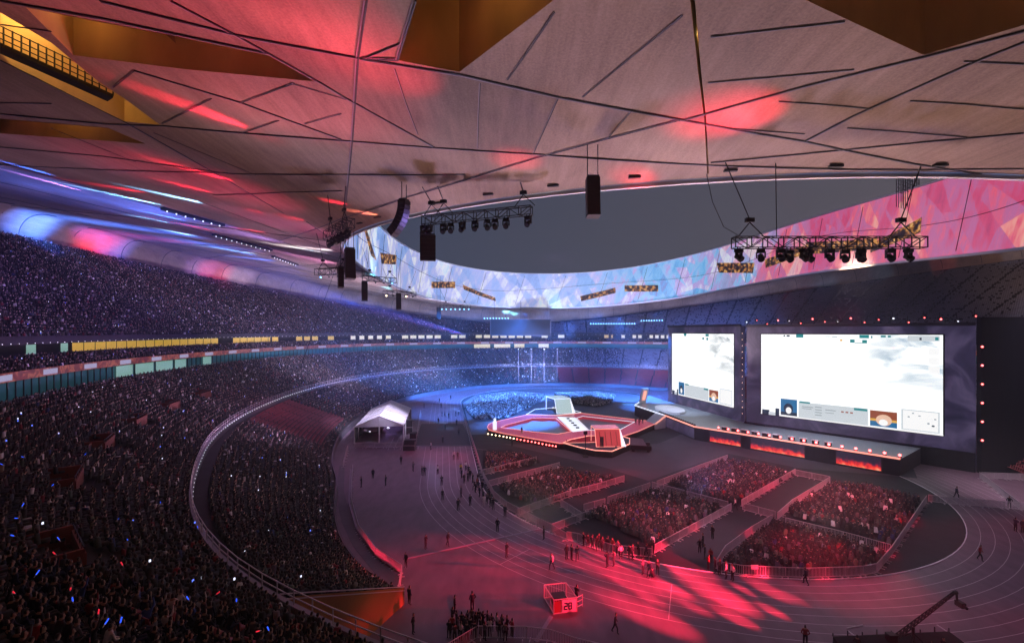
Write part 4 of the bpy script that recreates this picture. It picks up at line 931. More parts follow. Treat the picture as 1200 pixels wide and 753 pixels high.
# ------------------------------------------------------------------ stage wall, screens, main stage
F0,F1,F2,F3=(36.5,137),(40,120.5),(42.1,106.3),(67,79.5)
WA=((49.2,145.2),(56.5,113.9)); WB=((56.2,110.4),(82.3,81.8))
def lerp(p,q,t): return (p[0]+(q[0]-p[0])*t,p[1]+(q[1]-p[1])*t)
def unit(p,q): l=math.dist(p,q); return ((q[0]-p[0])/l,(q[1]-p[1])/l)
def wallbox(p,q,z0,z1,th,name,mat_,parent=None,off=0):
    u=unit(p,q); n=(u[1]*-1,u[0])   # left normal
    # away from the pitch
    if n[0]<0: n=(-n[0],-n[1])
    a=(p[0]+n[0]*off,p[1]+n[1]*off); b_=(q[0]+n[0]*off,q[1]+n[1]*off)
    g=MB(); g.prism([a,b_,(b_[0]+n[0]*th,b_[1]+n[1]*th),(a[0]+n[0]*th,a[1]+n[1]*th)],z0,z1); return g.build(name,mat_,parent)
wl=empty('stage_wall',(0,0,0),0,'tall stage wall glowing with dim violet clouds around the two big screens','stage wall')
wallbox(*WA,0,26.2,1.2,'left_backdrop','backdrop',wl); wallbox(*WB,0,26.0,1.2,'right_backdrop','backdrop',wl)
wallbox(lerp(*WB,-.01),lerp(*WB,1.0),0,3.4,.4,'base_drape','blackcloth',wl,-.42)
g=MB(); g.bar((*WA[0],26.5),(*WA[1],26.5),.6); g.bar((*WB[0],26.3),(*WB[1],26.3),.6); g.build('top_truss','dsteel',wl)
g=MB()
for i in range(14): p=lerp(WA[1],WB[0],.4); g.ball((p[0]-.3,p[1]-.3,5+i*1.5),.07,5)
g.build('seam_lamps','lampwarm',wl)['kind']='stuff'
p,q=WB[1],(104,83.0)
wallbox((82.6,81.9),(112,83),0,27.5,.8,'curtain','blackcloth').name='black_curtain'
tag(bpy.data.objects['black_curtain'],'huge black curtain closing off the area to the right of the stage wall','curtain')
# red column lamps
for i in range(6):
    e=empty('red_lamp',(82.4,80.8,22.3-i*3.28),0,'%s red lamp from the top in the column right of the stage wall'%ORD[i],'lamp','red lamps beside the stage wall')
    g=MB(); g.box((0,.15,0),(.7,.3,.55)); g.build('housing','black',e)
    g=MB(); g.ball((0,-.08,0),.2,8,(1.2,.5,.8)); g.build('lens','lampred',e)
def scr(L_,R_,z0,z1,name,lab,mt,hud):
    e=empty(name,(0,0,0),0,lab,'screen'); u=unit(L_,R_); n=(-abs(u[1]),-abs(u[0])) 
    Wd=math.dist(L_,R_)
    g=MB(); g.quad((*L_,z0),(*R_,z0),(*R_,z1),(*L_,z1)); g.build('picture',mt,e,uv=[(0,0),(1,0),(1,1),(0,1)])
    g=MB(); th=.25
    def P(a,z,o): return (L_[0]+u[0]*a*Wd+n[0]*o,L_[1]+u[1]*a*Wd+n[1]*o,z0+(z1-z0)*z)
    for a,b_ in (((0,0),(1,0)),((1,0),(1,1)),((1,1),(0,1)),((0,1),(0,0))): g.bar(P(*a,-.12),P(*b_,-.12),th)
    g.build('frame','black',e)
    for i,(a0,a1,b0,b1,mm,nm) in enumerate(hud):
        o=.05+.004*i; g=MB()
        if nm.endswith('disc'):
            k=18; c=((a0+a1)/2,(b0+b1)/2); g.quad(*[P(c[0]+(a1-a0)/2*math.cos(2*math.pi*j/k),c[1]+(b1-b0)/2*math.sin(2*math.pi*j/k),o) for j in range(k)]); nm=nm[:-5]
        else: g.quad(P(a0,b0,o),P(a1,b0,o),P(a1,b1,o),P(a0,b1,o))
        g.build(nm,mm,e)
    return e
HUD=[(.0,1.0,.0,.016,'hud_white','frame_line'),(.01,.06,.0,.06,'hud_dark','scenery_patch'),(.055,.12,.0,.04,'hud_grey','scenery_patch'),(.10,.125,.0,.09,'hud_dark','scenery_patch'),
 (.135,.24,.02,.215,'hud_blue','portrait_panel'),(.135,.24,.02,.06,'hud_dark','portrait_base'),(.155,.215,.04,.165,'hud_dark','portrait_figure_disc'),(.168,.205,.04,.12,'hud_white','portrait_face_disc'),
 (.25,.645,.015,.195,'hud_grey','data_panel'),(.255,.32,.185,.205,'hud_teal','title_bar'),(.57,.64,.165,.19,'hud_teal','title_bar'),
 (.27,.34,.14,.15,'hud_line','text_row'),(.27,.33,.12,.128,'hud_line','text_row'),(.35,.39,.15,.16,'hud_line','text_row'),(.35,.39,.12,.13,'hud_line','text_row'),(.35,.39,.09,.10,'hud_line','text_row'),(.35,.39,.06,.07,'hud_line','text_row'),
 (.41,.47,.13,.14,'hud_line','text_row'),(.41,.46,.10,.107,'hud_line','text_row'),(.50,.515,.125,.14,'hud_brown','number_mark'),(.525,.54,.125,.14,'hud_brown','number_mark'),(.55,.565,.125,.14,'hud_brown','number_mark'),
 (.655,.79,.02,.185,'hud_blue','portrait_panel'),(.655,.79,.075,.185,'hud_brown','portrait_backdrop'),(.655,.79,.075,.10,'hud_gold','portrait_backdrop'),(.685,.765,.03,.15,'hud_skin','portrait_face_disc'),(.70,.745,.03,.10,'hud_white','portrait_figure_disc'),
 (.81,.985,.02,.23,'hud_grey','map_panel'),(.818,.978,.03,.22,'hud_white','map'),(.84,.85,.15,.162,'hud_line','map_mark'),(.86,.87,.19,.20,'hud_line','map_mark'),(.89,.90,.17,.18,'hud_line','map_mark'),(.93,.94,.10,.115,'hud_line','map_mark'),(.95,.962,.08,.095,'hud_dark','map_mark'),(.96,.97,.15,.16,'hud_line','map_mark'),
 (.235,.28,.955,.995,'hud_teal','score_box'),(.60,.65,.955,.99,'hud_teal','score_box'),(.155,.165,.965,.985,'hud_dark','number_mark'),(.175,.195,.965,.985,'hud_dark','number_mark'),(.66,.668,.955,.98,'hud_teal','number_mark'),(.71,.735,.965,.985,'hud_teal','number_mark'),(.745,.76,.965,.985,'hud_teal','number_mark'),
 (.55,.575,.905,.94,'hud_teal','score_box'),(.615,.64,.90,.935,'hud_teal','score_box'),(.575,.615,.898,.904,'hud_teal','score_line'),(.495,.508,.92,.94,'hud_gold','badge'),
 (.84,.985,.93,.985,'hud_grey','name_plate'),(.935,.985,.79,.86,'hud_white','name_plate'),(.935,.985,.70,.77,'hud_white','name_plate'),(.935,.985,.61,.68,'hud_white','name_plate'),(.895,.905,.94,.965,'hud_dark','number_mark'),(.965,.98,.94,.97,'hud_teal','badge'),
 (.41,.44,.965,.975,'hud_grey','text_row'),(.45,.48,.96,.975,'hud_grey','text_row')]
def offs(p,q,o):
    u=unit(p,q); n=(-abs(u[1]),-abs(u[0])); return ((p[0]+n[0]*o,p[1]+n[1]*o),(q[0]+n[0]*o,q[1]+n[1]*o))
scr(*offs((58.4,108),(79.5,84.9),.2),5.75,24.45,'main_screen','largest bright screen, showing a white game picture with clouds, right half of the stage wall','screen',HUD)
HUD2=[h for h in HUD if h[5] in('portrait_panel','portrait_figure_disc','portrait_face_disc','data_panel','title_bar','score_box','scenery_patch','frame_line','portrait_backdrop','map_panel','map')]
L2,R2=(49.75,143.1),(56.0,116.1)
scr(*offs(L2,R2,.12),5.75,24.45,'side_screen','narrower looking bright screen on the left half of the stage wall, angled away','screenb',HUD2)
# main stage deck
DECK=[F3,(77.2,87.0),WB[0],(55.8,113.7),(49.0,145.4),(47,158),F0,F1,F2]
st=empty('main_stage',(0,0,0),0,'long main stage with glowing pink front edge below the big screens','stage')
g=MB(); g.prism(DECK,0,2.97); g.build('deck','black',st); g=MB(); g.prism(DECK,2.97,3.0); g.build('deck_top','pool',st)
for i,(a,b_) in enumerate(((F3,F2),(F2,F1),(F1,F0))):
    u=unit(a,b_); g=MB(); g.bar((*a,3.02),(*b_,3.02),.28,.26); g.build('edge_light','edgepink' if i<2 else 'edgewhite',st)
    g=MB()
g=MB(); g.bar((*F0,3.02),(*lerp(F0,(47,158),.75),3.02),.28,.26); g.build('edge_light','edgewhite',st)
def fpanel(t0,t1,z0,z1,nm,mt):
    a,b_=lerp(F2,F3,t0),lerp(F2,F3,t1); u=unit(F2,F3); n=(u[1],-u[0]) ; 
    if n[1]>0: n=(-n[0],-n[1])
    o=.06; g=MB(); A_=[(a[0]+n[0]*o,a[1]+n[1]*o),(b_[0]+n[0]*o,b_[1]+n[1]*o)]
    g.quad((*A_[0],z0),(*A_[1],z0),(*A_[1],z1),(*A_[0],z1)); g.build(nm,mt,st,uv=[(0,0),(1,0),(1,1),(0,1)])
for a,b_ in ((.098,.279),(.335,.606),(.747,.929)): fpanel(a,b_,.35,2.65,'fire_display','fire')
for a,b_ in ((-.0,.09),(.285,.33),(.612,.742),(.935,.999)): fpanel(a,b_,.05,2.8,'front_drape','blackcloth')
a,b_=offs(F1,F2,.08); g=MB(); g.quad((*a,.3),(*b_,.3),(*b_,2.6),(*a,2.6)); g.build('front_display','backdrop',st)
# round riser on the stage
g=MB(); c=(43.8,128.0); g.prism([(c[0]+3.6*math.cos(2*math.pi*i/28),c[1]+6.5*math.sin(2*math.pi*i/28)) for i in range(28)],3.0,3.6); tag(g.build('round_riser','white'),'pale round riser on the stage in front of the side screen','riser')
# leaning red and white sign
e=empty('leaning_board',(40.4,142,3.0),R(20),'leaning red and white board standing at the far left end of the stage','board')
g=MB(); g.add([(-1.1,0,0),(1.1,0,0),(1.1,.6,.3),(-1.1,.6,.3),(-.1,0,4.2),(2.1,0,4.2),(2.1,.6,4.4),(-.1,.6,4.4)],[(3,2,1,0),(4,5,6,7),(0,1,5,4),(1,2,6,5),(2,3,7,6),(3,0,4,7)]); g.build('board','white',e)
g=MB(); g.quad((-.45,-.03,.8),(.65,-.03,.8),(1.4,-.03,3.6),(.35,-.03,3.6)); g.build('red_panel','edgepink',e)
# floor lamps and white-topped boxes along the stage front
U=unit(F2,F3); NB=(-U[1],U[0]); NB=NB if NB[0]>0 else (-NB[0],-NB[1])
for i in range(10):
    t=.17+i*.057+.02*(i>5); p=lerp(F2,F3,t); p=(p[0]+NB[0]*1.5,p[1]+NB[1]*1.5)
    e=empty('stage_monitor',(*p,3.0),math.atan2(U[1],U[0]),'%s white-topped box from the left along the front of the main stage'%ORD[i],'monitor box','white-topped boxes on the stage front')
    g=MB(); g.box((0,0,.35),(1.0,.8,.7)); g.build('box','black',e); g=MB(); g.box((0,0,.76),(1.25,.9,.1)); g.build('top','white',e)
REDL=[]
for i in range(16):
    t=.14+i*.057; p=lerp(F2,F3,t); p=(p[0]+NB[0]*.9,p[1]+NB[1]*.9); REDL.append(p)
    e=empty('floor_lamp',(*p,3.0),0,'%s red floor lamp from the left along the pink edge of the main stage'%ORD[i],'floor lamp','red floor lamps on the stage front')
    g=MB(); g.box((0,0,.12),(.4,.35,.24)); g.build('base','black',e); g=MB(); g.ball((0,0,.45),.24,8); g.build('lens','lampred',e)
U2=unit(F1,F2)
for i in range(18):
    p=lerp(lerp(F1,F2,-.35),F2,.05+i*.053); 
    e=empty('footlight',(p[0]+.6,p[1]+.3,3.0),0,'%s dark footlight from the left along the left edge of the main stage'%ORD[i],'footlight','dark footlights on the left stage edge')
    g=MB(); g.box((0,0,.18),(.45,.35,.36)); g.build('body','black',e)
# lamps hung over the stage wall
for i in range(18):
    t=i/17; p=lerp(WB[0],WB[1],t*1.0); y=27.2+.5*math.sin(i*2.3)
    e=empty('overhead_lamp',(p[0],p[1],y),0,'%s red lamp from the left in the row hung above the right backdrop'%ORD[i],'lamp','red lamps hung over the stage wall')
    g=MB(); g.box((0,.2,.1),(.5,.4,.5)); g.bar((0,.2,.3),(0,.2,1.2),.06); g.build('housing','black',e); g=MB(); g.ball((0,-.05,0),.11 if i%3 else .17,6); g.build('lens','lampred' if i%4 else 'lampwhite',e)

# ------------------------------------------------------------------ island stage
OUT=[(-6.14, 114.27), (-5.9, 117.95), (-4.47, 120.74), (4.23, 131.13), (12.63, 129.93), (20.04, 133.59), (33.88, 123.29), (36.11, 121.89), (36.48, 117.95), (29.98, 109.38), (24.27, 103.21), (18.23, 98.45), (10.06, 97.69), (4.49, 101.98), (-1.98, 107.1), (-5.54, 110.81)]
H1=[(-2.74, 113.76), (-1.72, 116.35), (5.54, 125.72), (11.94, 125.47), (14.04, 109.1), (10.53, 106.3), (4.44, 108.92)]
H2=[(17.61, 125.96), (19.72, 128.75), (32.05, 120.51), (24.98, 109.38), (18.42, 110.52)]
isl=empty('island_stage',(0,0,0),0,'island stage of glowing pink walkways round two dark pools, in the middle of the pitch','stage')
def prismholes(outer,holes,z0,z1,name,mt,parent):
    v,f=tri_region(outer,holes); g=MB(); g.add([(x,y,z1) for x,y in v],f)
    for lp in [outer]+holes:
        n=len(lp)
        for i in range(n): a,b_=lp[i],lp[(i+1)%n]; g.quad((*a,z0),(*b_,z0),(*b_,z1),(*a,z1))
    return g.build(name,mt,parent)
prismholes(OUT,[H1,H2],.0,1.3,'walkway','pinkled',isl)
for H in (H1,H2): g=MB(); g.prism(H,0,.55); g.build('sunken_floor','pool',isl)
g=MB(); n=len(OUT)
for i in range(n): g.bar((*OUT[i],.55),(*OUT[(i+1)%n],.55),.06,1.1)
g.build('skirt','blackcloth',isl)
for lp,mt in ((OUT,'edgepink'),(H1,'edgepink'),(H2,'edgewhite')):
    g=MB(); n=len(lp)
    for i in range(n): g.bar((*lp[i],1.32),(*lp[(i+1)%n],1.32),.11,.10)
    g.build('edge_light',mt,isl)
# white bridge between the pools
A4=[(12.53, 127.66), (17.32, 126.39), (18.22, 110.52), (14.28, 108.64)]; g=MB(); g.prism(A4,1.31,1.36); g.build('bridge_floor','edgewhite',isl)
for i in range(5):
    t=.15+.17*i; p=lerp(lerp(A4[0],A4[1],.5),lerp(A4[2],A4[3],.5),t); g=MB(); g.box((p[0],p[1],1.5),(.8,.6,.25)); g.build('floor_block','black',isl)
# runway to the main stage
RW=[(24.5, 107.55), (35.44, 121.89), (36.53, 117.41), (25.32, 102.8)]; RW2=[[(36.53, 117.41), (35.44, 121.89)],[(38.7, 124.4), (39.8, 119.4)]]
g=MB(); (a,b_),(c,d)=RW2; g.add([(*a,1.34),(*b_,1.34),(*c,3.05),(*d,3.05),(*a,.0),(*b_,.0),(*c,0),(*d,0)],[(0,1,2,3),(4,0,3,7),(1,5,6,2),(0,4,5,1)]); tag(g.build('runway_ramp','white'),'white lit ramp joining the island stage to the main stage','ramp')
g=MB(); g.bar((*a,1.4),(*d,3.1),.25); tag(g.build('ramp_edge','edgepink',bpy.data.objects['runway_ramp']))
# lamps hung on the skirt
nearpts=[(-5.69, 109.8), (-1.98, 107.12), (1.16, 104.57), (4.35, 102.14), (7.37, 99.44), (9.94, 97.6)]
cnt=0
for a,b_ in zip(nearpts,nearpts[1:]):
    for q in range(4):
        p=lerp(a,b_,q/4); g=MB(); g.ball((p[0],p[1]-.25,.62),.17,6); o=g.build('skirt_lamp','lampwarm' if cnt<8 else 'lampred',isl); cnt+=1
# front hexagon platform
HX=[(10.88, 97.92), (12.69, 100.77), (17.41, 104.47), (24.57, 104.47), (26.05, 101.73), (24.72, 96.95), (19.79, 91.09), (16.65, 91.74), (13.97, 93.96)]
hx=empty('front_platform',(0,0,0),0,'dark hexagonal platform edged with pink light at the front of the island stage','platform')
g=MB(); g.prism(HX,0,1.3); g.build('deck','greyfloor',hx)
g=MB()
for a,b_ in zip(HX,HX[1:]+HX[:1]): g.bar((*a,.6),(*b_,.6),.08,1.1)
g.build('skirt','blackcloth',hx)
g=MB(); n=len(HX)
for i in range(n): g.bar((*HX[i],1.33),(*HX[(i+1)%n],1.33),.2,.16)
g.build('edge_light','edgepink',hx)
HY_=[(4.14, 131.53), (6.99, 139.87), (11.85, 142.2), (18.03, 139.11), (20.21, 134.72), (12.54, 130.19)]
hy=empty('rear_platform',(0,0,0),0,'dark hexagonal platform edged with white light at the back of the island stage','platform')
g=MB(); g.prism(HY_,0,1.3); g.build('deck','greyfloor',hy)
g=MB(); n=len(HY_)
for i in range(n): g.bar((*HY_[i],1.33),(*HY_[(i+1)%n],1.33),.15,.12)
g.build('edge_light','edgewhite',hy)
# player booths: slanted shells
em('boothred',(1,.10,.12),.55); em('boothwhite',(.62,.80,.85),.75)
def booth(c,rz,lab,front,roofm,sgn,wd=5.2,h=3.3,dp=5.2,sl=1.6):
    e=empty('player_booth',(c[0],c[1],1.31),rz,lab,'booth')
    x0,x1=-wd/2,wd/2; y0=0; 
    A=[(x0,0,0),(x1,0,0),(x1,sl,h),(x0,sl,h)]; Bk=[(x0,dp,0),(x1,dp,0),(x1,dp+sl*.2,h),(x0,dp+sl*.2,h)]
    g=MB(); g.add([A[0],A[1],A[2],A[3],(A[0][0],.15,0),(A[1][0],.15,0),(x1,sl+.15,h),(x0,sl+.15,h)],[(0,1,2,3),(7,6,5,4),(0,4,5,1),(3,2,6,7),(1,5,6,2),(0,3,7,4)]); g.build('front_panel',front,e)
    g=MB(); g.add([(x0,sl,h),(x1,sl,h),(x1,dp,h),(x0,dp,h),(x0,sl,h+.15),(x1,sl,h+.15),(x1,dp,h+.15),(x0,dp,h+.15)],[(3,2,1,0),(4,5,6,7),(0,1,5,4),(1,2,6,5),(2,3,7,6),(3,0,4,7)]); g.build('roof',roofm,e)
    g=MB()
    for p,q in ((A[0],A[3]),(A[1],A[2]),(A[0],A[1]),(A[3],A[2]),((x0,sl,h),(x0,dp,h)),((x1,sl,h),(x1,dp,h)),((x0,dp,h),(x1,dp,h)),((x0,dp,h),(x0,dp,0)),((x1,dp,h),(x1,dp,0))): g.bar(p,q,.11)
    g.build('frame','edgepink' if sgn>0 else 'edgewhite',e)
    g=MB(); g.bar((x1+.05,.3,.3),(x1+.9,.0,0),.1); g.add([(x1,.1,0),(x1+1.0,.1,0),(x1+.15,sl+.1,h),(x1,sl+.1,h)],[(0,1,2,3)]); g.build('side_fin','edgewhite',e)
    for i in range(4 if sgn>0 else 0):
        q=-.32+.22*i; g=MB(); g.add([(wd*q-.06,-.03,.2),(wd*q+.06,-.03,.2),(wd*q+.06,sl*.85-.03,h*.85),(wd*q-.06,sl*.85-.03,h*.85)],[(0,1,2,3)]); g.build('panel_rib','vomitory',e)
    if sgn>0: g=MB(); g.add([(x0+.7,-.06,.05),(x0+1.5,-.06,.05),(x0+1.6+.1,.8,1.9),(x0+.9,.8,1.9)],[(0,1,2,3)]); g.build('door','black',e)
    g=MB(); g.box((0,dp*.55,.75),(wd*.7,.7,.08)); g.build('desk','black',e)
    for i in range(5): g=MB(); g.box((-1.6+.8*i,dp*.58,1.05),(.6,.06,.4)); g.build('monitor','hud_white',e)
    return e
c1=lerp(*[(17.08, 94.1), (22.73, 95.15)],.5); booth(c1,R(2),'red lit slanted player booth with pale frame on the front platform','boothred','white',1)
c2=lerp(*[(13.04, 131.67), (17.43, 134.43)],.5); booth(c2,R(200-180),'white lit slanted player booth on the rear platform','boothwhite','boothwhite',-1,wd=5.0,dp=7.5,h=4.0)
e=empty('trophy_plinth',(*[(-4.16, 111.29)][0],1.3),0,'glowing white pedestal with a cup on the left tip of the pink walkway','pedestal')
g=MB(); g.bar((0,0,0),(0,0,1.9),.95,.95,12); g.build('plinth','lampwhite' if 0 else 'edgewhite',e); g=MB(); g.bar((0,0,1.9),(0,0,2.2),.5,.5,8); g.ball((0,0,2.5),.33,8); g.build('cup','edgewhite',e)
x,y=[(14.63, 91.84)][0]; e=empty('light_tower',(x,y,0),0,'thin black lamp post on the floor in front of the front platform','lamp post')
g=MB(); g.bar((0,0,0),(0,0,4.6),.16); g.box((0,0,.15),(1,1,.3)); g.build('post','black',e); g=MB(); g.box((0,0,4.8),(.7,.5,.6)); g.build('head','black',e)
# equipment cart right of the platform
x,y=[(26.96, 96.43)][0]; e=empty('equipment_cart',(x,y,0),R(-15),'dark equipment cart with a pale tarpaulin parked right of the front platform','cart')
g=MB(); g.box((0,0,.9),(4.2,2,.9)); g.build('body','black',e); g=MB(); g.add([(-2.2,-1.1,1.4),(1.2,-1.1,1.4),(.4,1.1,2.3),(-2.2,1.1,2.5)],[(0,1,2,3)]); g.bar((-2.2,-1.1,1.38),(1.2,-1.1,1.38),.1); g.build('tarpaulin','concrete',e)
for sx_ in (-1.5,1.5):
    for sy_ in (-.9,.9): g=MB(); g.bar((sx_,sy_-.1,.3),(sx_,sy_+.1,.3),.6,.6,12); g.build('wheel','black',e)
g=MB(); g.box((1.4,0,1.6),(.9,.8,.6)); g.build('case','dsteel',e)

# ------------------------------------------------------------------ video board, flag poles at the far end
e=empty('video_board',(0,0,0),0,'dark rectangular video board hung under the far rim of the roof','video board')
g=MB(); g.box((3.9,210,26.75),(27.3,1.0,7.2)); g.build('panel','black',e)
g=MB()
for z in (23.1,30.4): g.bar((-9.8,209.5,z),(17.6,209.5,z),.2)
for x in (-9.8,17.6): g.bar((x,209.5,23.1),(x,209.5,30.4),.2)
g.build('frame','concrete',e)
g=MB()
for x in (-8,4,16): g.bar((x,210,30.4),(x,210,39),.12)
g.build('hanger','dsteel',e)
g=MB()
for i in range(9): g.ball((-12.5+i*1.35,208.8,30.9),.26,6)
g.build('lamp_row','lampcyan',e)['kind']='stuff'
for i,px_ in enumerate((2.85,8.5,14.2,20.0)):
    e=empty('flag_pole',(px_,204,0),0,'%s pale flag pole from the left at the far end of the pitch'%ORD[i],'flag pole','flag poles at the far end')
    g=MB(); g.bar((0,0,0),(0,0,17),.17,.17,8); g.build('pole','concrete',e); g=MB(); g.ball((0,0,17.1),.15,6); g.build('finial','lampwhite',e)

# ------------------------------------------------------------------ tent and things beside it
tc0=lerp((-35.3,103.8),(-24.5,103.8),.5)
e=empty('marquee_tent',(tc0[0],tc0[1],0),-YAW if 0 else R(8.5),'white gabled marquee tent on the left running lanes beside the lower stand','tent')
wd,dp,ev,pk=10.8,24,3.6,5.9
g=MB()
nseg=5
for i in range(nseg):
    y0,y1=dp*i/nseg,dp*(i+1)/nseg
    for s_ in (-1,1): g.add([(s_*wd/2,y0,ev),(s_*wd/2,y1,ev),(0,y1,pk),(0,y0,pk),(s_*wd/2,y0,ev-.06),(s_*wd/2,y1,ev-.06),(0,y1,pk-.06),(0,y0,pk-.06)],[(0,1,2,3),(7,6,5,4)])
g.build('roof','tentcloth',e)
g=MB(); g.add([(-wd/2,-.02,ev),(wd/2,-.02,ev),(0,-.02,pk)],[(0,1,2)]); g.build('gable','tentcloth',e)
g=MB()
for i in range(nseg+1):
    y=dp*i/nseg; g=MB(); g.bar((-wd/2,y,ev+.04),(0,y,pk+.04),.12); g.bar((wd/2,y,ev+.04),(0,y,pk+.04),.12); g.build('roof_rib','tentcloth',e)
g=MB(); g.bar((-wd/2,0,ev),(wd/2,0,ev),.14); g.build('eave_bar','white',e)
for x in (-wd/2,0,wd/2):
    for i in range(nseg+1):
        if x==0 and i: continue
        y=dp*i/nseg; g=MB(); g.bar((x,y,0),(x,y,ev if x else pk),.22); g.build('post','white',e)
g=MB(); g.box((-2.6,10,1.4),(5.0,12,.05)); g.quad((-wd/2,.5,0),(-wd/2,dp,0),(-wd/2,dp,ev),(-wd/2,.5,ev)); g.quad((wd/2,6,0),(wd/2,dp,0),(wd/2,dp,ev),(wd/2,6,ev)); g.quad((-wd/2,dp,0),(wd/2,dp,0),(wd/2,dp,ev),(-wd/2,dp,ev)); g.build('side_cloth','blackcloth',e)
g=MB(); g.box((1.6,3,2.6),(.5,.3,.25)); g.box((3.2,4,3.0),(.6,.3,.3)); g.box((2.6,6,2.9),(.4,.3,.25)); g.box((-2.8,5,1.4),(.4,.3,.2)); g.build('lamp','lampwhite',e)
for i,(u_,v_,w_,h_,lab) in enumerate(((480,527,2.6,2.2,'black equipment crate stack standing just right of the tent, nearest the viewer'),(484,520,1.6,2.6,'tall narrow black crate behind the crate stack right of the tent'),(478,508,2.2,3.4,'black crate tower beside the tent under the side railing'))):
    d=13500/(v_-388); x=(u_-600)*d/540
    e=empty('equipment_crate',(x,d,0),.1*i,lab,'crate')
    g=MB(); g.box((0,0,h_*.26),(w_,1.4,h_*.5)); g.box((.1,0,h_*.76),(w_*.9,1.3,h_*.46)); g.build('body','black',e)
    g=MB(); g.bar((-w_/2,-.72,h_*.5),(w_/2,-.72,h_*.5),.06); g.bar((-w_/2,-.72,.05),(-w_/2,-.72,h_),.06); g.bar((w_/2,-.72,.05),(w_/2,-.72,h_*.9),.06); g.build('edging','steel',e)

# ------------------------------------------------------------------ crowd barriers
NP=[0]
def make_panel():
    e=empty('crowd_barrier',(0,0,0))
    g=MB()
    for z in (.16,1.08): g.bar((-.98,0,z),(.98,0,z),.07,.07,6)
    for x in (-.98,.98): g.bar((x,0,.12),(x,0,1.1),.07,.07,6)
    g.build('frame','steel',e)
    g=MB()
    for i in range(13): x=-.84+.14*i; g.bar((x,0,.16),(x,0,1.08),.032)
    g.build('bars','steel',e)
    for x in (-.7,.7): g=MB(); g.bar((x,-.3,.04),(x,.3,.04),.07); g.bar((x,0,.04),(x,0,.16),.06); g.build('foot','steel',e)
    return e
protoB=[None]
def run(pts,lab,grp):
    n0=0; acc=[]
    for a,b_ in zip(pts,pts[1:]):
        L_=math.dist(a,b_); n=max(1,round(L_/2.05))
        for i in range(n): acc.append((lerp(a,b_,(i+.5)/n),math.atan2(b_[1]-a[1],b_[0]-a[0]),L_/n/2.0))
    for p,rz,sx_ in acc:
        if protoB[0] is None: o=protoB[0]=make_panel()
        else: o=copy_tree(protoB[0])
        o.location=(*p,.0); o.rotation_euler=(0,0,rz); o.scale=(sx_,1,1); tag(o,lab,'crowd barrier',grp); NP[0]+=1
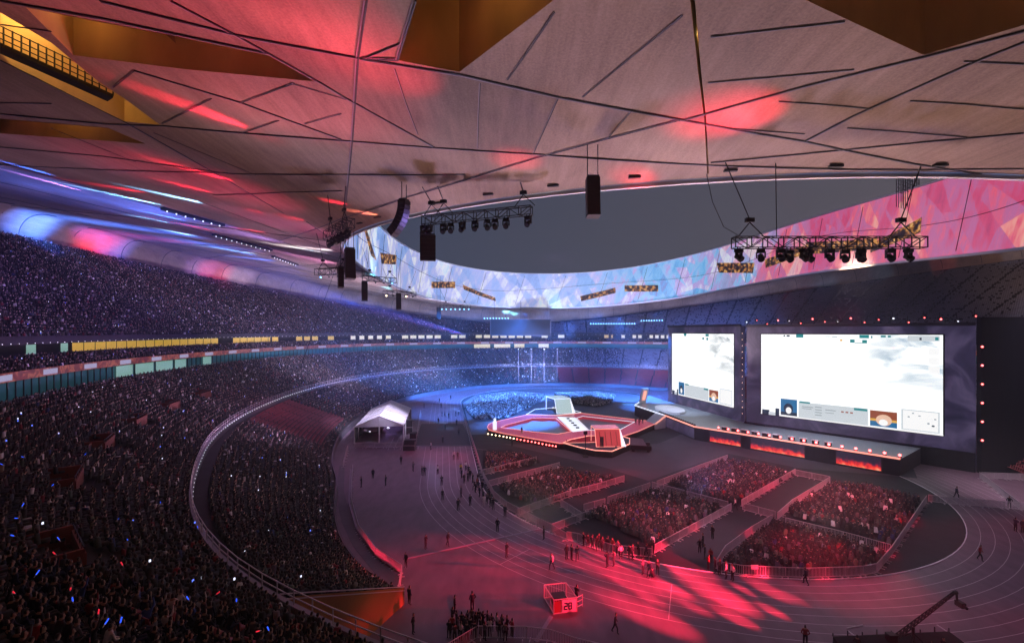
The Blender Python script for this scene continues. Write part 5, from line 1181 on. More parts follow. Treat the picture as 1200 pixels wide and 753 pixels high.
RUNS=[([(-5.16, 79.67), (4.68, 88.04)],'steel barrier panel beside the farthest left pen'),
 ([(-3.7, 74.0), (8.69, 84.24)],'steel barrier panel along the far side of the second left pen'),
 ([(-4.95, 78.7), (-3.82, 73.75), (-2.69, 69.09), (-0.77, 64.85), (0.95, 62.5), (3.29, 59.2), (4.9, 57.23), (6.48, 54.69)],'steel barrier panel curving along the track edge outside the left pens'),
 ([(0.78, 62.26), (8.74, 69.39), (13.43, 72.51), (18.67, 76.59)],'steel barrier panel along the near side of the second left pen'),
 ([(6.94, 65.75), (9.18, 60.99)],'steel barrier panel crossing behind the small pen with few people'),
 ([(4.88, 57.23), (10.27, 61.6)],'steel barrier panel in the fence along the near side of the small pen'),
 ([(9.94, 63.89), (13.33, 66.02)],'steel barrier panel in the short fence left of the gap behind the middle pen'),
 ([(13.83, 66.66), (21.87, 72.96)],'steel barrier panel in the fence behind the left half of the middle pen'),
 ([(22.27, 73.33), (30.39, 64.79)],'steel barrier panel in the fence along the stage side of the middle pen'),
 ([(15.6, 51.38), (30.56, 64.21)],'red lit barrier panel along the right side of the middle pen'),
 ([(6.54, 55.15), (7.76, 54.62), (11.27, 51.75), (15.43, 50.81)],'steel barrier panel behind the people queueing below the middle pen'),
 ([(23.18, 73.75), (30.1, 79.67), (41.85, 89.44)],'dark barrier panel left of the pen in front of the stage'),
 ([(49.38, 80.31), (32.67, 65.58)],'red lit barrier panel right of the pen in front of the stage'),
 ([(52.41, 75.92), (39.89, 65.58), (35.06, 60.88)],'red lit barrier panel along the left side of the far right pen'),
 ([(49.04, 79.77), (52.45, 76.14)],'dark barrier panel closing the aisle between the two stage-side pens'),
 ([(32.22, 64.43), (35.05, 61.31)],'barrier panel in the short cross fence at the crossing of the aisles'),
 ([(34.02, 60.22), (29.39, 56.53), (23.88, 51.52), (21.47, 48.34)],'red lit barrier panel along the left side of the nearest right pen'),
 ([(21.41, 47.98), (23.68, 47.14), (25.81, 46.93), (29.67, 46.61), (33.86, 46.85), (35.84, 47.05), (37.64, 47.54)],'red lit barrier panel curving round the bottom of the nearest right pen'),
 ([(37.64, 47.54), (42.25, 51.28), (60.43, 67.15)],'red lit barrier panel in the long line right of the right pens'),
 ([(35.15, 59.26), (39.6, 55.11), (42.57, 51.77)],'barrier panel in the fence between the two right pens'),
 ([(61.06, 67.57), (62.93, 66.63), (71.52, 64.37), (74.98, 63.26)],'dark barrier panel in the long fence crossing the lanes at the right'),
 ([(79.62, 78.46), (76.29, 72.92), (71.1, 64.53)],'pale barrier panel in the fence running down the striped lanes at the far right'),
 ([(79.67, 78.22), (83.65, 77.75), (91.05, 76.82)],'barrier panel in the fence below the black curtain at the right edge'),
 ([(-4.91, 35.36), (-2.84, 37.46), (-0.87, 37.46), (1.16, 37.38), (3.08, 37.01), (4.84, 36.05), (6.56, 35.41), (8.31, 34.51)],'barrier panel in the curved fence at the bottom edge of the picture'),
 ([(-30.93, 84.35), (-34.41, 96.53)],'pale barrier panel at the left stand just before the tent'),
 ([(-28.64, 82.89), (-25.85, 74.17), (-22.95, 65.85), (-19.04, 57.11), (-15.09, 51.01), (-11.29, 47.27)],'pale barrier panel beside the sunken path along the left stand'),
 ([(-11.29, 47.27), (-10.6, 42.74)],'pale barrier panel across the sunken path end by the orange wall'),
 ([(-27.8, 140.28), (-20.67, 98.52)],'pale barrier panel in the fence right of the tent'),
 ([(-16.81, 151.3), (-7.41, 94.2), (-5.16, 79.67)],'pale barrier panel in the fence between the left lanes and the pitch'),
 ([(-33.75, 98.52), (-22.98, 99.28)],'barrier panel in the fence across the mouth of the tent')]
for pts,lab in RUNS: run(pts,lab,lab.split(' in the ')[-1] if ' in the ' in lab else lab)
print('barriers',NP[0])
# sunken path beside the left stand
PA=[(-11.38, 44.85), (-14.08, 47.54), (-18.45, 53.57), (-22.52, 60.81), (-27.67, 72.19), (-32.17, 85.99), (-31.21, 85.99), (-26.34, 72.19), (-21.67, 61.93), (-18.03, 55.33), (-13.79, 49.63), (-11.37, 46.88)]
g=MB(); g.prism(PA,.004,.03); tag(g.build('service_path','concrete'),kind='structure')
g=MB(); PB=[(-28.94, 82.68), (-23.54, 66.56), (-19.51, 57.87), (-15.54, 51.79), (-11.75, 48.05)]
for a,b_ in zip(PB,PB[1:]): g.bar((*a,.18),(*b_,.18),.25,.36)
tag(g.build('path_kerb','parapet'),'pale low kerb wall along the sunken path below the barrier fence','kerb wall')

# ------------------------------------------------------------------ wire cage on the track
(x0,y0),(x1,y1)=[(3.7, 40.79), (5.79, 41.16)]; rz=math.atan2(y1-y0,x1-x0); wd=math.dist((x0,y0),(x1,y1)); dp=2.5; h=1.25
e=empty('wire_cage',(x0,y0,0),rz,'open white-framed wire cage with a white lettered panel on the red lit track','cage')
g=MB()
for z in (.05,h):
    for p,q in (((0,0),(wd,0)),((wd,0),(wd-.25,dp)),((wd-.25,dp),(-.25,dp)),((-.25,dp),(0,0))): g.bar((*p,z),(*q,z),.07)
for p in ((0,0),(wd,0),(wd-.25,dp),(-.25,dp)): g.bar((*p,0),(*p,h),.07)
g.build('frame','cage',e)
g=MB()
for i in range(1,9):
    t=i/9; g.bar((wd*t,0,0),(wd*t,0,h),.02); g.bar((wd*t-.25,dp,0),(wd*t-.25,dp,h),.02); g.bar((-.25*t,dp*t,0),(-.25*t,dp*t,h),.02); g.bar((wd-.25*t,dp*t,0),(wd-.25*t,dp*t,h),.02)
g.build('mesh_bars','cage',e)
g=MB(); g.box((wd*.16,-.04,h*.5),(wd*.28,.03,h*.8)); g.build('red_panel','cloth' if 0 else CL[4],e)
g=MB(); g.box((wd*.66,-.04,h*.5),(wd*.60,.03,h*.86)); g.build('white_panel','white',e)
def glyph(g,ch,x,z,w_,h_,th,y):
    seg={'2':'abged','S':'afgcd','8':'abcdefg','B':'abcdefg','0':'abcdef'}[ch]
    S7={'a':((0,1),(1,1)),'b':((1,1),(1,.5)),'c':((1,.5),(1,0)),'d':((0,0),(1,0)),'e':((0,.5),(0,0)),'f':((0,1),(0,.5)),'g':((0,.5),(1,.5))}
    for s in seg: (a,b_),(c,d)=S7[s]; g.bar((x+a*w_,y,z+b_*h_),(x+c*w_,y,z+d*h_),th)
g=MB(); glyph(g,'2',wd*.45,h*.28,wd*.12,h*.44,.075,-.075); glyph(g,'8',wd*.64,h*.28,wd*.12,h*.44,.075,-.075); g.build('lettering','black',e)
g=MB(); g.box((wd*.4,dp*.55,.45),(1.2,1.0,.8)); g.build('case','dsteel',e)
g=MB()
for z in (.3,.75,1.15): g.bar((wd+.1,.2,z),(wd+.7,.5,z),.05)
g.bar((wd+.7,.5,.1),(wd+.7,.5,1.2),.05); g.build('side_rail','cage',e)

# ------------------------------------------------------------------ camera crane and black riser at the bottom right
P0,P1=[(25.07, 36.0)][0],[(34.72, 36.62)][0]
e=empty('camera_riser',(0,0,0),0,'black draped camera riser at the bottom edge right of centre','riser')
g=MB(); q=3.5; g.prism([P0,P1,(P1[0]-.2,P1[1]-q),(P0[0]-.6,P0[1]-q)],0,1.2); g.build('deck','blackcloth',e)
g=MB()
for i in range(9): p=lerp(P0,P1,i/8); g.bar((*p,1.2),(*p,1.45+.15*(i%2)),.06)
g.build('rail_posts','dsteel',e)
bx,by=[(30.81, 35.39)][0]; tx,ty=[(34.7, 36.18)][0]
cr=empty('camera_crane',(bx,by,1.2),0,'long black camera crane arm rising to the right over the bottom right lanes','camera crane')
T_=Vector((tx-bx,ty-by,4.5-1.2)); B0=Vector((-1.2,.1,.3))
g=MB()
ax=(T_-B0).normalized(); sd=ax.cross(Vector((0,0,1))).normalized(); upv=sd.cross(ax)
for a,b_ in ((.12,.11),(-.12,.11),(.12,-.11),(-.12,-.11)): g.bar(B0+sd*a+upv*b_,T_+sd*a*.5+upv*b_*.5,.05)
n=16
for i in range(n):
    t0,t1=i/n,(i+1)/n; k0,k1=1-.5*t0,1-.5*t1; a=B0.lerp(T_,t0);b_=B0.lerp(T_,t1)
    for s_ in (-1,1): g.bar(a+sd*.12*k0*s_+upv*.11*k0,b_+sd*.12*k1*s_-upv*.11*k1,.035); g.bar(a+sd*.12*k0*s_-upv*.11*k0,b_+sd*.12*k1*s_+upv*.11*k1,.035)
g.build('arm','black',cr)
g=MB(); g.bar((0,0,-.6 if 0 else 0),(0,0,1.1),.2,.2,8); g.bar((-.6,-.5,0),(0,0,.7),.08); g.bar((.6,-.5,0),(0,0,.7),.08); g.bar((0,.7,0),(0,0,.7),.08); g.build('tripod','black',cr)
g=MB(); g.box((-1.6,.1,.3),(.6,.5,.5)); g.build('counterweight','black',cr)
g=MB(); g.bar(T_,T_+Vector((.25,0,.05)),.2); g.bar(T_+Vector((.2,0,0)),T_+Vector((.25,0,-.7)),.1); g.box(T_+Vector((.35,-.15,-.8)),(.35,.6,.4)); g.bar(T_+Vector((.35,-.4,-.8)),T_+Vector((.35,-.7,-.85)),.22,.22,8); g.build('camera_head','black',cr)
for q,(u_,v_) in enumerate(((993,741),(1079,748),(1092,744))):
    d=540*(25-1.2)/(v_+16-388); person((u_-600)*d/540,d-1,1.2,1.2+q,'stand_cross' if q!=1 else 'stand',0,0,['person in black standing at the left end of the black camera riser','camera operator in black standing behind the base of the crane','person in black bending right of the crane base on the riser'][q],'crew on the camera riser',.9)
# pale rods lying by the riser
for i,(A_,B2) in enumerate(([(28.16, 38.79), (29.87, 39.24)],[(28.06, 38.46), (28.18, 37.29)],[(36.19, 39.24), (36.3, 36.99)])):
    strip('pale_rod','steel',A_,B_ if 0 else B2,.07,.06,label=['short pale rod lying on the lanes above the black riser','second pale rod lying askew against the black riser','long thin pale rod lying on the lanes right of the crane'][i],cat='rod')
# ------------------------------------------------------------------ hanging trusses, moving heads, loudspeakers
def truss(p,q,hs_,name_lab,hangs,w=.6,h=.6):
    p=Vector(p);q=Vector(q); ln=(q-p).length; rz=math.atan2(q.y-p.y,q.x-p.x)
    e=empty('lighting_truss',p,rz,name_lab,'lighting truss')
    g=MB()
    sl=(q.z-p.z)/ln
    for y in (-w/2,w/2):
        for z in (0,h): g.bar((0,y,z),(ln,y,z+sl*ln),.07,.07,6)
    n=max(2,round(ln/1.05)); st_=ln/n
    for i in range(n+1):
        x=i*st_; zz=sl*x
        for y in (-w/2,w/2): g.bar((x,y,zz),(x,y,zz+h),.055)
        for z in (0,h): g.bar((x,-w/2,zz+z),(x,w/2,zz+z),.045)
        if i<n:
            a,b_=(0,h) if i%2 else (h,0)
            for y in (-w/2,w/2): g.bar((x,y,zz+a),(x+st_,y,zz+b_),.045)
            g.bar((x,-w/2,zz+h),(x+st_,w/2,zz+h),.04)
    g.build('frame','dsteel',e)
    for (t,top) in hangs:     # hoist with a pyramid of slings and a cable to the roof
        x=t*ln; zz=sl*x; g=MB(); ap=Vector((x,0,zz+h+1.0))
        for dx in (-.8,1.0): g.bar(ap,(x+dx,0,zz+h),.06)
        g.box(ap+Vector((0,0,.15)),(.55,.28,.28)); g.build('hoist','black',e)
        loc=Matrix.Rotation(-rz,3,'Z')@(Vector(top)-p); g=MB(); g.bar(ap+Vector((0,0,.2)),loc,.055); g.build('cable','dsteel',e)
    return e
MH=[None]
def moving_head(x,y,z,rz,lab,grp,lens='glass',tilt=0,sc=1.0):
    if MH[0] is None:
        e=empty('moving_head_light',(0,0,0))
        g=MB(); g.box((0,0,-.09),(.42,.34,.18)); g.bar((-.12,0,0),(-.12,0,.14),.05); g.bar((.12,0,0),(.12,0,.14),.05); g.build('base','black',e)
        g=MB()
        for s_ in (-1,1): g.box((s_*.22,0,-.34),(.06,.18,.36))
        g.box((0,0,-.2),(.48,.2,.05)); g.build('yoke','black',e)
        g=MB(); g.bar((0,.16,-.36),(0,-.05,-.52),.32,.32,10); g.bar((0,-.05,-.52),(0,-.19,-.63),.38,.38,10); hd=g.build('head','black',e)
        g=MB(); g.bar((0,-.19,-.63),(0,-.205,-.642),.32,.32,10); g.build('lens','glass',hd)
        MH[0]=e; o=e
    else: o=copy_tree(MH[0])
    o.location=(x,y,z); o.rotation_euler=(0,0,rz); o.scale=(sc,sc,sc); tag(o,lab,'moving head light',grp)
    if lens!='glass':
        def setl(q):
            for c in q.children: setl(c)
            if q.name.startswith('lens'): q.data=q.data.copy(); q.data.materials[0]=M[lens]
        setl(o)
    return o
# right truss
tops=[(14.54, 31.4), (27.59, 31.1), (17.85, 31.2)]
rt=truss((14.9,31,30.6),(27.7,31,30.6),0,'long dark lighting truss hanging before the pink and blue rim band on the right',[(.085,(*tops[0],soffit_z(*tops[0]))),(.88,(*tops[1],soffit_z(*tops[1])))],.6,.72)
g=MB(); p=tops[2]; g.bar((.5,0,0),(.5,0,0.01),.01); a=Matrix.Rotation(0,3,'Z')@(Vector((*p,soffit_z(*p)))-Vector((14.9,31,30.6))); g=MB(); g.bar((2.9,0,.72),a,.05); g.build('cable','dsteel',rt)
for i,u_ in enumerate((865,890.7,914,926.7,941,951,971,993,1007,1012,1042,1063)):
    moving_head((u_-600)*31/540,31+(.22 if i in(3,5,7,9) else -.1),30.5,rng.uniform(-.6,.6),'%s moving head light from the left under the right hanging truss'%ORD[i],'moving head lights under the right truss',sc=1.15)
# middle truss
tops=[(-7.5, 42.65), (0.75, 33.75), (-12.78, 42.35)]
ml=Vector((-7.9,41.1,34.5)); mr=Vector((1.6,37.6,34.5))
truss(ml,mr,0,'dark lighting truss hanging against the grey sky left of centre, rising to the right',[(.08,(-8.3,41.5,soffit_z(-8.3,33))),(.2,(-7.2,41,soffit_z(-7.2,30)+1)),(.93,(.6,37.6,soffit_z(.6,33)))],.6,.72)
for i,t in enumerate((.0,.06,.20,.27,.38,.50,.61,.68,.78,.97)):
    p=ml.lerp(mr,t); moving_head(p.x,p.y,34.4,rng.uniform(-.6,.6)-.35,'%s moving head light from the left under the middle hanging truss'%ORD[i],'moving head lights under the middle truss',sc=1.2)
# left truss
truss((-19.5,48.6,34.6),(-15.0,42.8,34.6),0,'short cluster truss hanging at the left corner of the roof opening below a long cable',[(.15,(-19.2,48,soffit_z(-19.2,48))),(.75,(-15.9,44,soffit_z(-15.9,44)))],.8,.9)
for i,t in enumerate((.1,.25,.4,.55,.7,.9)):
    p=Vector((-19.5,48.6,34.5)).lerp(Vector((-15,42.8,34.5)),t); moving_head(p.x,p.y,34.5,rng.uniform(-1,1),'%s moving head light from the left under the left cluster truss'%ORD[i],'moving head lights under the left truss',sc=1.1)
# long cables seen against the soffit
def arr(loc,rz,w,n,ch,curve,lab,topz,cabs=2):
    e=empty('line_array_speaker',loc,rz,lab,'loudspeaker')
    z=0;y=0;ang=0
    for i in range(n):
        g=MB(); ca,sa=math.cos(ang),math.sin(ang)
        def T(yy,zz): return (yy*ca-zz*sa+y, yy*sa+zz*ca+z)
        vs=[]
        for x in (-w/2,w/2):
            for yy,zz in ((-.38,-ch),(.38,-ch+.03),(.38,-.01),(-.38,-.01)): q=T(yy,zz); vs.append((x,q[0],q[1]))
        g.add(vs,[(0,1,2,3),(7,6,5,4),(0,4,5,1),(1,5,6,2),(2,6,7,3),(3,7,4,0)]); g.build('cabinet','speaker',e)
        y,z=T(0,-ch); ang-=curve
    g=MB(); g.box((0,0,.10),(w*.9,.6,.08)); g.build('rigging_frame','dsteel',e)
    for s_ in ((-.4,.4) if cabs==2 else (0,)): g=MB(); g.bar((s_*w,0,.1),(s_*w,0,topz-loc[2]),.05); g.build('cable','dsteel',e)
    return e
arr((5.25,30,34.95),0,.84,9,.285,.02,'tall narrow loudspeaker stack hanging alone in the middle of the roof opening',soffit_z(5.25,25.5))
arr((-7.4,40.5,33.4),R(10),1.35,6,.37,.0,'broad black loudspeaker stack hanging under the left end of the middle truss',34.6)
arr((-9.6,41,36.6),R(70),.9,9,.36,-.11,'curved loudspeaker array hooking down at the left end of the middle truss',soffit_z(-9.6,41)+.2)
arr((-16.2,46,33.2),R(30),.95,8,.38,.025,'big black loudspeaker stack hanging under the left cluster truss',35.0)
arr((-17.3,46.5,31.4),R(30),.5,6,.34,.03,'small dark loudspeaker stack low down beside the big one at the left',35.0,1)
em('bluelit',(.02,.10,.40),.5)
arr((-25.6,80,33.6),R(20),1.0,8,.42,.03,'far loudspeaker stack, the nearest of the three in blue light on the left',soffit_z(-25.6,80))
arr((-24.6,100,33.2),R(15),1.1,8,.44,.03,'far loudspeaker stack, the middle one of the three in blue light on the left',soffit_z(-24.6,100))
arr((-21,132,31.8),R(10),1.2,8,.44,.03,'far loudspeaker stack, the farthest of the three in blue light on the left',soffit_z(-21,132))
for i,(a,b_,ld,nm) in enumerate((((-28,66,33.0),(-22.4,64,33.0),'lampcyan','blue lit truss hanging just below the left cluster truss'),((-27.2,84,34.2),(-21.6,86,34.0),'lampcyan','second blue lit truss along the left rim, above the empty-looking soffit'),
        ((-29.4,105,33.4),(-22.5,108,33.2),'lampwarm','third truss along the left rim, with a few warm lamps'),((-22,140,32),(-12.5,140,32),'lampcyan','fourth truss along the left rim, left of the video board'),
        ((36,214,28.8),(57,212,29.4),'lampcyan','row of cyan lamps on a truss right of the video board'),((57,205,30.0),(65,198,31.4),'lampcyan','short row of cyan lamps on the truss nearest the stage wall'))):
    m_=Vector(a).lerp(Vector(b_),.5); e=truss(a,b_,0,nm,[(.2,(a[0],a[1],a[2]+6)),(.8,(b_[0],b_[1],b_[2]+6))],.8,.9)
    ln=(Vector(b_)-Vector(a)).length; n=int(ln/1.3) if i<4 else int(ln/1.15)
    for k in range(n): g=MB(); g.ball(((k+.5)*ln/n,0,-.3),.13 if i<2 else (.2 if i<4 else .24),6); g.build('lamp',ld if (i>2 or k%3==0) else 'black',e)
# thin loose cables hanging down through the opening
def cable(pts,lab,r=.04):
    g=MB()
    for a,b_ in zip(pts,pts[1:]): g.bar(a,b_,r)
    tag(g.build('hanging_cable','dsteel'),lab,'cable')
A_=[(14.17, 33.55)][0]; za=soffit_z(*A_)
cable([(A_[0],A_[1],za),(A_[0]+.6,A_[1]+.4,za-1.9),(A_[0]+1.7,A_[1]+1,za-3.6),(15.3,31,31.4)],'slack thin cable sagging from the roof slit to the left end of the right truss',.035)
g0=[(-19.98, 55.05)][0]
cable([(g0[0],g0[1],soffit_z(*g0)),(-16.0,44,35.9)],'straight cable dropping from the dark roof chord to the left cluster truss',.07)
cable([(-25,70,soffit_z(-25,70)),(-28.5,62,20)],'thin slanting cable hanging below the left cluster truss',.05)

# ------------------------------------------------------------------ people standing on the floor
# (foot position, heading in degrees, pose, top, trousers, label)
g_='people standing on the running lanes'
POS={'st':'stand','wk':'walk','pk':'stand_pocket','ph':'stand_phone','cr':'stand_cross'}
def folk(lst,grp,z=0):
    for (x,y),hd,ps,tp,bt,lab in lst: person(x,y,z,R(hd),POS[ps],tp,bt,lab,grp,rng.uniform(.96,1.06))
LANE=[(-23.62, 78.26), (-20.44, 74.59), (-24.18, 73.97), (-20.87, 86.71), (-17.68, 82.32), (-15.61, 79.88), (-15.12, 79.65), (-12.99, 80.65), (-11.34, 89.64), (-10.56, 89.76), (-9.05, 81.47), (-11.39, 74.63), (-10.3, 68.32), (-7.5, 64.29), (-7.67, 69.48), (-5.99, 66.05), (-7.34, 76.79), (-5.91, 72.58), (-5.23, 72.39), (-4.02, 65.73), (-2.64, 64.69), (-0.94, 61.98), (-1.81, 57.54), (-9.94, 53.0), (-7.5, 53.7), (-0.61, 50.98), (3.84, 55.4), (4.19, 48.34), (-11.24, 48.81), (5.99, 50.56), (6.5, 50.37), (7.1, 50.19), (10.1, 48.81), (10.85, 49.09), (11.94, 50.56), (12.87, 50.56), (13.18, 50.49), (13.48, 47.37), (14.01, 46.88), (14.98, 47.37), (-5.1, 40.91), (-3.56, 41.28), (-9.41, 42.19), (-8.19, 38.14), (-11.72, 41.54), (8.55, 38.24), (5.92, 42.32), (21.64, 46.55), (22.15, 46.28), (29.02, 45.5), (23.29, 36.59), (51.15, 50.37), (66.76, 69.23), (62.87, 57.54), (63.46, 57.3), (70.17, 65.0), (-17.12, 97.33), (-15.46, 103.05), (-12.81, 110.66)]
LL=['dark figure on the left edge of the lanes below the tent, the middle of three','dark figure just right of the group below the tent','leftmost dark figure standing below the tent','dark figure near the black crates right of the tent','person in grey with a pole beside the outermost lane line','left one of a dark pair on the outermost lane line','right one of a dark pair on the outermost lane line','person in a pink-lit white top alone in the third lane','person in white walking near the black floor covering','person in pale grey beside the one in white near the floor covering','person in a bright yellow vest on the lanes','dark figure in the fourth lane, up the lanes from a matching one','dark figure in the fourth lane, nearer than the matching one','dark figure in the fifth lane where the lanes start to bend','person in a grey top in the fifth lane beside the bend','dark figure right of the one in grey where the lanes bend','dark figure just below and right of the yellow vest','left one of two dark figures close to the second pen','right one of two dark figures close to the second pen','person in white trousers and top by the pen corner','dark figure standing at the curved fence of the second pen','dark figure next to the curved fence by the small pen','dark figure on the lanes left of the pale cable cover end','small dark figure at the left above the pale cable cover','broader dark figure at the left above the pale cable cover','dark figure in the red light below the pale cable cover','dark figure at the right end of the pale cable cover','person with a white bag walking across the red lanes','dark figure by the end of the fence above the orange wall','left one of three dark figures together on the red lanes','middle one of three dark figures together on the red lanes','right one of three dark figures together on the red lanes','left one of two dark figures below the standing queue at the middle pen','right one of two dark figures below the standing queue at the middle pen','person in a white coat at the queue by the middle pen','left dark figure of a pair right of the white coat','right dark figure of a pair right of the white coat','person in grey left of a group with a crouching one','dark figure in the centre of the small group at the aisle mouth','tall dark figure with white shoes right of the small group at the aisle mouth','left dark silhouette above the bottom crowd cluster','right dark silhouette above the bottom crowd cluster','dark figure standing alone right of the orange wall','dark figure standing alone at the bottom left below the orange wall','dark figure standing against the orange wall','lone dark figure in the brightest red light at the bottom','dark figure standing behind the wire cage','left one of two people in white vests at the lower left pen corner','right one of two people in white vests at the lower left pen corner','dark figure with a backpack walking along the bottom pen fence','person with a red-lit jacket at the bottom edge right of centre','person in a red jacket walking on the bend at the right','dark figure standing on the striped lanes near the stage','left one of two dark figures at the right edge','right one of two dark figures at the right edge','dark figure behind the long dark fence at the right edge','person in white at the near edge of the black floor covering','dark figure in the middle of the black floor covering','person in grey at the right of the black floor covering']
styl={7:(3,0),8:(3,2),9:(2,2),10:(6,0),4:(2,0),14:(2,5),19:(3,3),27:(3,0),34:(3,5),37:(2,5),47:(3,0),48:(3,0),50:(4,0),51:(4,0),56:(3,0),58:(2,0)}
ps_=['st','pk','cr','wk','ph','st','pk']
folk([(LANE[i],float(rng.uniform(0,360)),('wk' if i in (27,49,8,51) else ps_[i%7]),styl.get(i,(int(rng.choice([0,0,1,5])),0))[0],styl.get(i,(0,int(rng.choice([0,5]))))[1],LL[i]) for i in range(len(LANE))],g_)
e_,=[(14.38, 46.79)]; person(*e_,-.28,R(120),'sit_lean',0,0,'person crouching low in the small group at the aisle mouth',g_)
Q=[(8.33, 53.57), (8.78, 53.25), (9.22, 52.94), (9.77, 52.73), (10.31, 52.53), (10.89, 52.53), (11.39, 52.12), (10.08, 53.36), (11.83, 51.53), (14.02, 51.14), (14.76, 50.75), (15.84, 51.53), (22.13, 53.36), (20.54, 48.21), (24.18, 55.56), (21.16, 50.56), (21.42, 49.63), (31.34, 64.59), (33.18, 66.6), (21.02, 47.7), (21.15, 51.92), (21.32, 47.37)]
for i,p in enumerate(Q):
    person(*p,0,R(float(rng.uniform(0,360))),POS[ps_[i%7]],[0,0,1,0,5,0,4,0,2,0,1,0,0,4,0,5,4,3,4,0,0,2][i],0,'%s person from the left in the queue below the middle pen'%(ORD+['twenty-first','twenty-second'])[sorted(range(len(Q)),key=lambda j:Q[j][0]/Q[j][1]).index(i)],'people queueing at the pens')
Q=[(-5.69, 71.43), (-4.9, 69.59), (-4.29, 68.18), (-3.59, 66.83), (-3.03, 65.53), (-5.6, 73.77), (-6.46, 75.84), (-7.08, 78.03), (-7.59, 80.36), (-5.62, 75.84), (-4.68, 72.19), (-8.28, 82.82), (-8.58, 78.49), (-7.87, 75.84), (-3.43, 68.53)]
for i,p in enumerate(Q):
    person(*p,0,R(float(rng.uniform(0,360))),POS[ps_[i%7]],[0,1,0,2,0,4,0,0,5,0,0,3,0,0,1][i],0,'%s person from the far end of the line outside the left pens'%ORD[sorted(range(len(Q)),key=lambda j:Q[j][1]).index(i)],'people along the left pens')
# people on the far lanes
Q=[(-25.39, 161.29), (-23.18, 150.84), (-20.5, 135.0), (-19.57, 134.6), (-18.14, 132.35), (-16.58, 135.68), (-15.94, 137.76), (-19.98, 125.0), (-14.77, 122.73), (-16.87, 116.38), (-22.5, 168.75), (-28.61, 150.0)]
for i,p in enumerate(Q): person(*p,0,R(float(rng.uniform(0,360))),POS[ps_[i%7]],[0,0,0,1,0,0,3,0,5,0,0,0][i],0,'%s tiny figure from the far end on the blue lanes behind the tent'%ORD[sorted(range(len(Q)),key=lambda j:Q[j][1]).index(i)],'people on the far lanes')
# bottom cluster
k=0
BL=[(-4.94, 38.14), (-5.14, 37.5), (-4.6, 37.09), (-4.42, 37.92), (-4.21, 38.57), (-3.87, 38.03), (-4.14, 37.29), (-3.74, 38.79), (-3.41, 39.13), (-3.07, 38.57), (-3.44, 37.92), (-3.66, 37.29), (-2.82, 39.02), (-2.44, 38.68), (-2.08, 38.79), (-1.7, 38.35), (-1.28, 38.46), (-0.85, 38.24), (-0.42, 38.14), (0.0, 37.71), (-2.6, 37.92), (-1.82, 37.71), (-1.04, 37.5), (-3.05, 37.4), (-4.67, 38.79), (-5.09, 39.24), (-2.21, 37.29), (-0.55, 37.19)]
for i,p in enumerate(BL):
    person(*p,0,R(60+float(rng.normal(0,40))),['stand','stand_phone','stand_cross','stand_pocket'][i%4],int(rng.choice([0,2,3,4,5,0])),0,'spectator in the standing cluster behind the curved fence at the bottom edge','spectators in the bottom cluster',.92)
# performers and crew on the stages
for z,(u_,v_),tp,lab in ((1.3,(611.5,508),0,'dark figure walking on the near pink walkway'),(1.3,(745,497),0,'left figure of the group at the right corner of the pink walkway'),(1.3,(749,498),4,'middle figure of the group at the right corner of the pink walkway'),(1.3,(753,496.5),0,'right figure of the group at the right corner of the pink walkway'),(1.3,(750,494),5,'rear figure of the group at the right corner of the pink walkway')):
    d=540*(25-z)/(v_-388); person((u_-600)*d/540,d,z,1.0,'stand_pocket',tp,0,lab,'people on the island stage')
# dim working people around the island
for i,(u_,v_) in enumerate(((722,531),(727,531),(731,529),(735,527),(702,533),(664,524),(600,523))):
    d=13500/(v_-388); person((u_-600)*d/540,d,0,1.0+i,'stand_cross',0,0,'%s dark crew figure from the left on the floor in front of the island stage'%ORD[[5,6,7,8,4,3,0].index([5,6,7,8,4,3,0][i]) if 0 else [3,4,5,6,2,1,0][i]],'crew in front of the island stage')
# hanging signs on fences
for i,(u_,v_) in enumerate(((883.5,663.5),(775,578.5))):
    d=540*(25-.75)/(v_-388); g=MB(); g.box(((u_-600)*d/540,d-.12,.78),(.75,.03,.45),-.02*i); tag(g.build('fence_sign','white'),['small white sign on the curved fence of the nearest right pen','small white sign on the stage-side fence of the middle pen'][i],'sign')
# yellow box on the lanes
x,y=[(-8.64, 81.82)][0]; 

# ------------------------------------------------------------------ lights
BLU=(.03,.14,1.0); CYA=(.16,.50,1.0); RED=(1,.02,.07); PNK=(1,.30,.42); LAV=(.72,.55,1.0); WRM=(1,.66,.52); PUR=(.42,.22,1.0)
def S3(p,dz=0): return Vector((p[0],p[1],soffit_z(*p)+dz))
KW=1000
# wash on the roof from added spots without fixtures, most near floor level
spot((2,52,3),(4,30,38),24*KW,(1,.60,.44),110,.9,1.5)
spot((34,52,3),(26,24,37),25*KW,(1,.63,.48),110,.9,1.5)
spot((-20,66,3),(-40,44,41),13*KW,(1,.52,.58),105,.9,1.5)
spot((-30,95,4),(-66,72,44),60*KW,(.80,.46,.85),105,.9,1.5)
spot((-32,125,4),(-88,112,50),80*KW,(.45,.25,1),100,.9,1.5)
spot((-34,150,6),(-80,160,48),200*KW,(.70,.60,.95),95,.9,1.5)
spot((-10,60,3),(-4,38,38),45*KW,LAV,60,.9,1.5); spot((24,62,3),(24,33,37),45*KW,(.85,.62,1),70,.9,1.5)
spot((-22,182,3),(-45,205,40),230*KW,(.55,.58,1),100,.9,1.5)
spot((12,190,3),(10,228,37),230*KW,(.50,.56,1),105,.9,1.5)
spot((48,185,3),(66,212,38),230*KW,(.55,.55,1),100,.9,1.5)
spot((80,118,34),(118,124,51),120*KW,(1,.60,.38),62,.9,1.5)
def under(t,dx,dy,dz):
    q=t+Vector((dx,dy,dz)); q.z=min(q.z,soffit_z(q.x,q.y)-1.3); return q
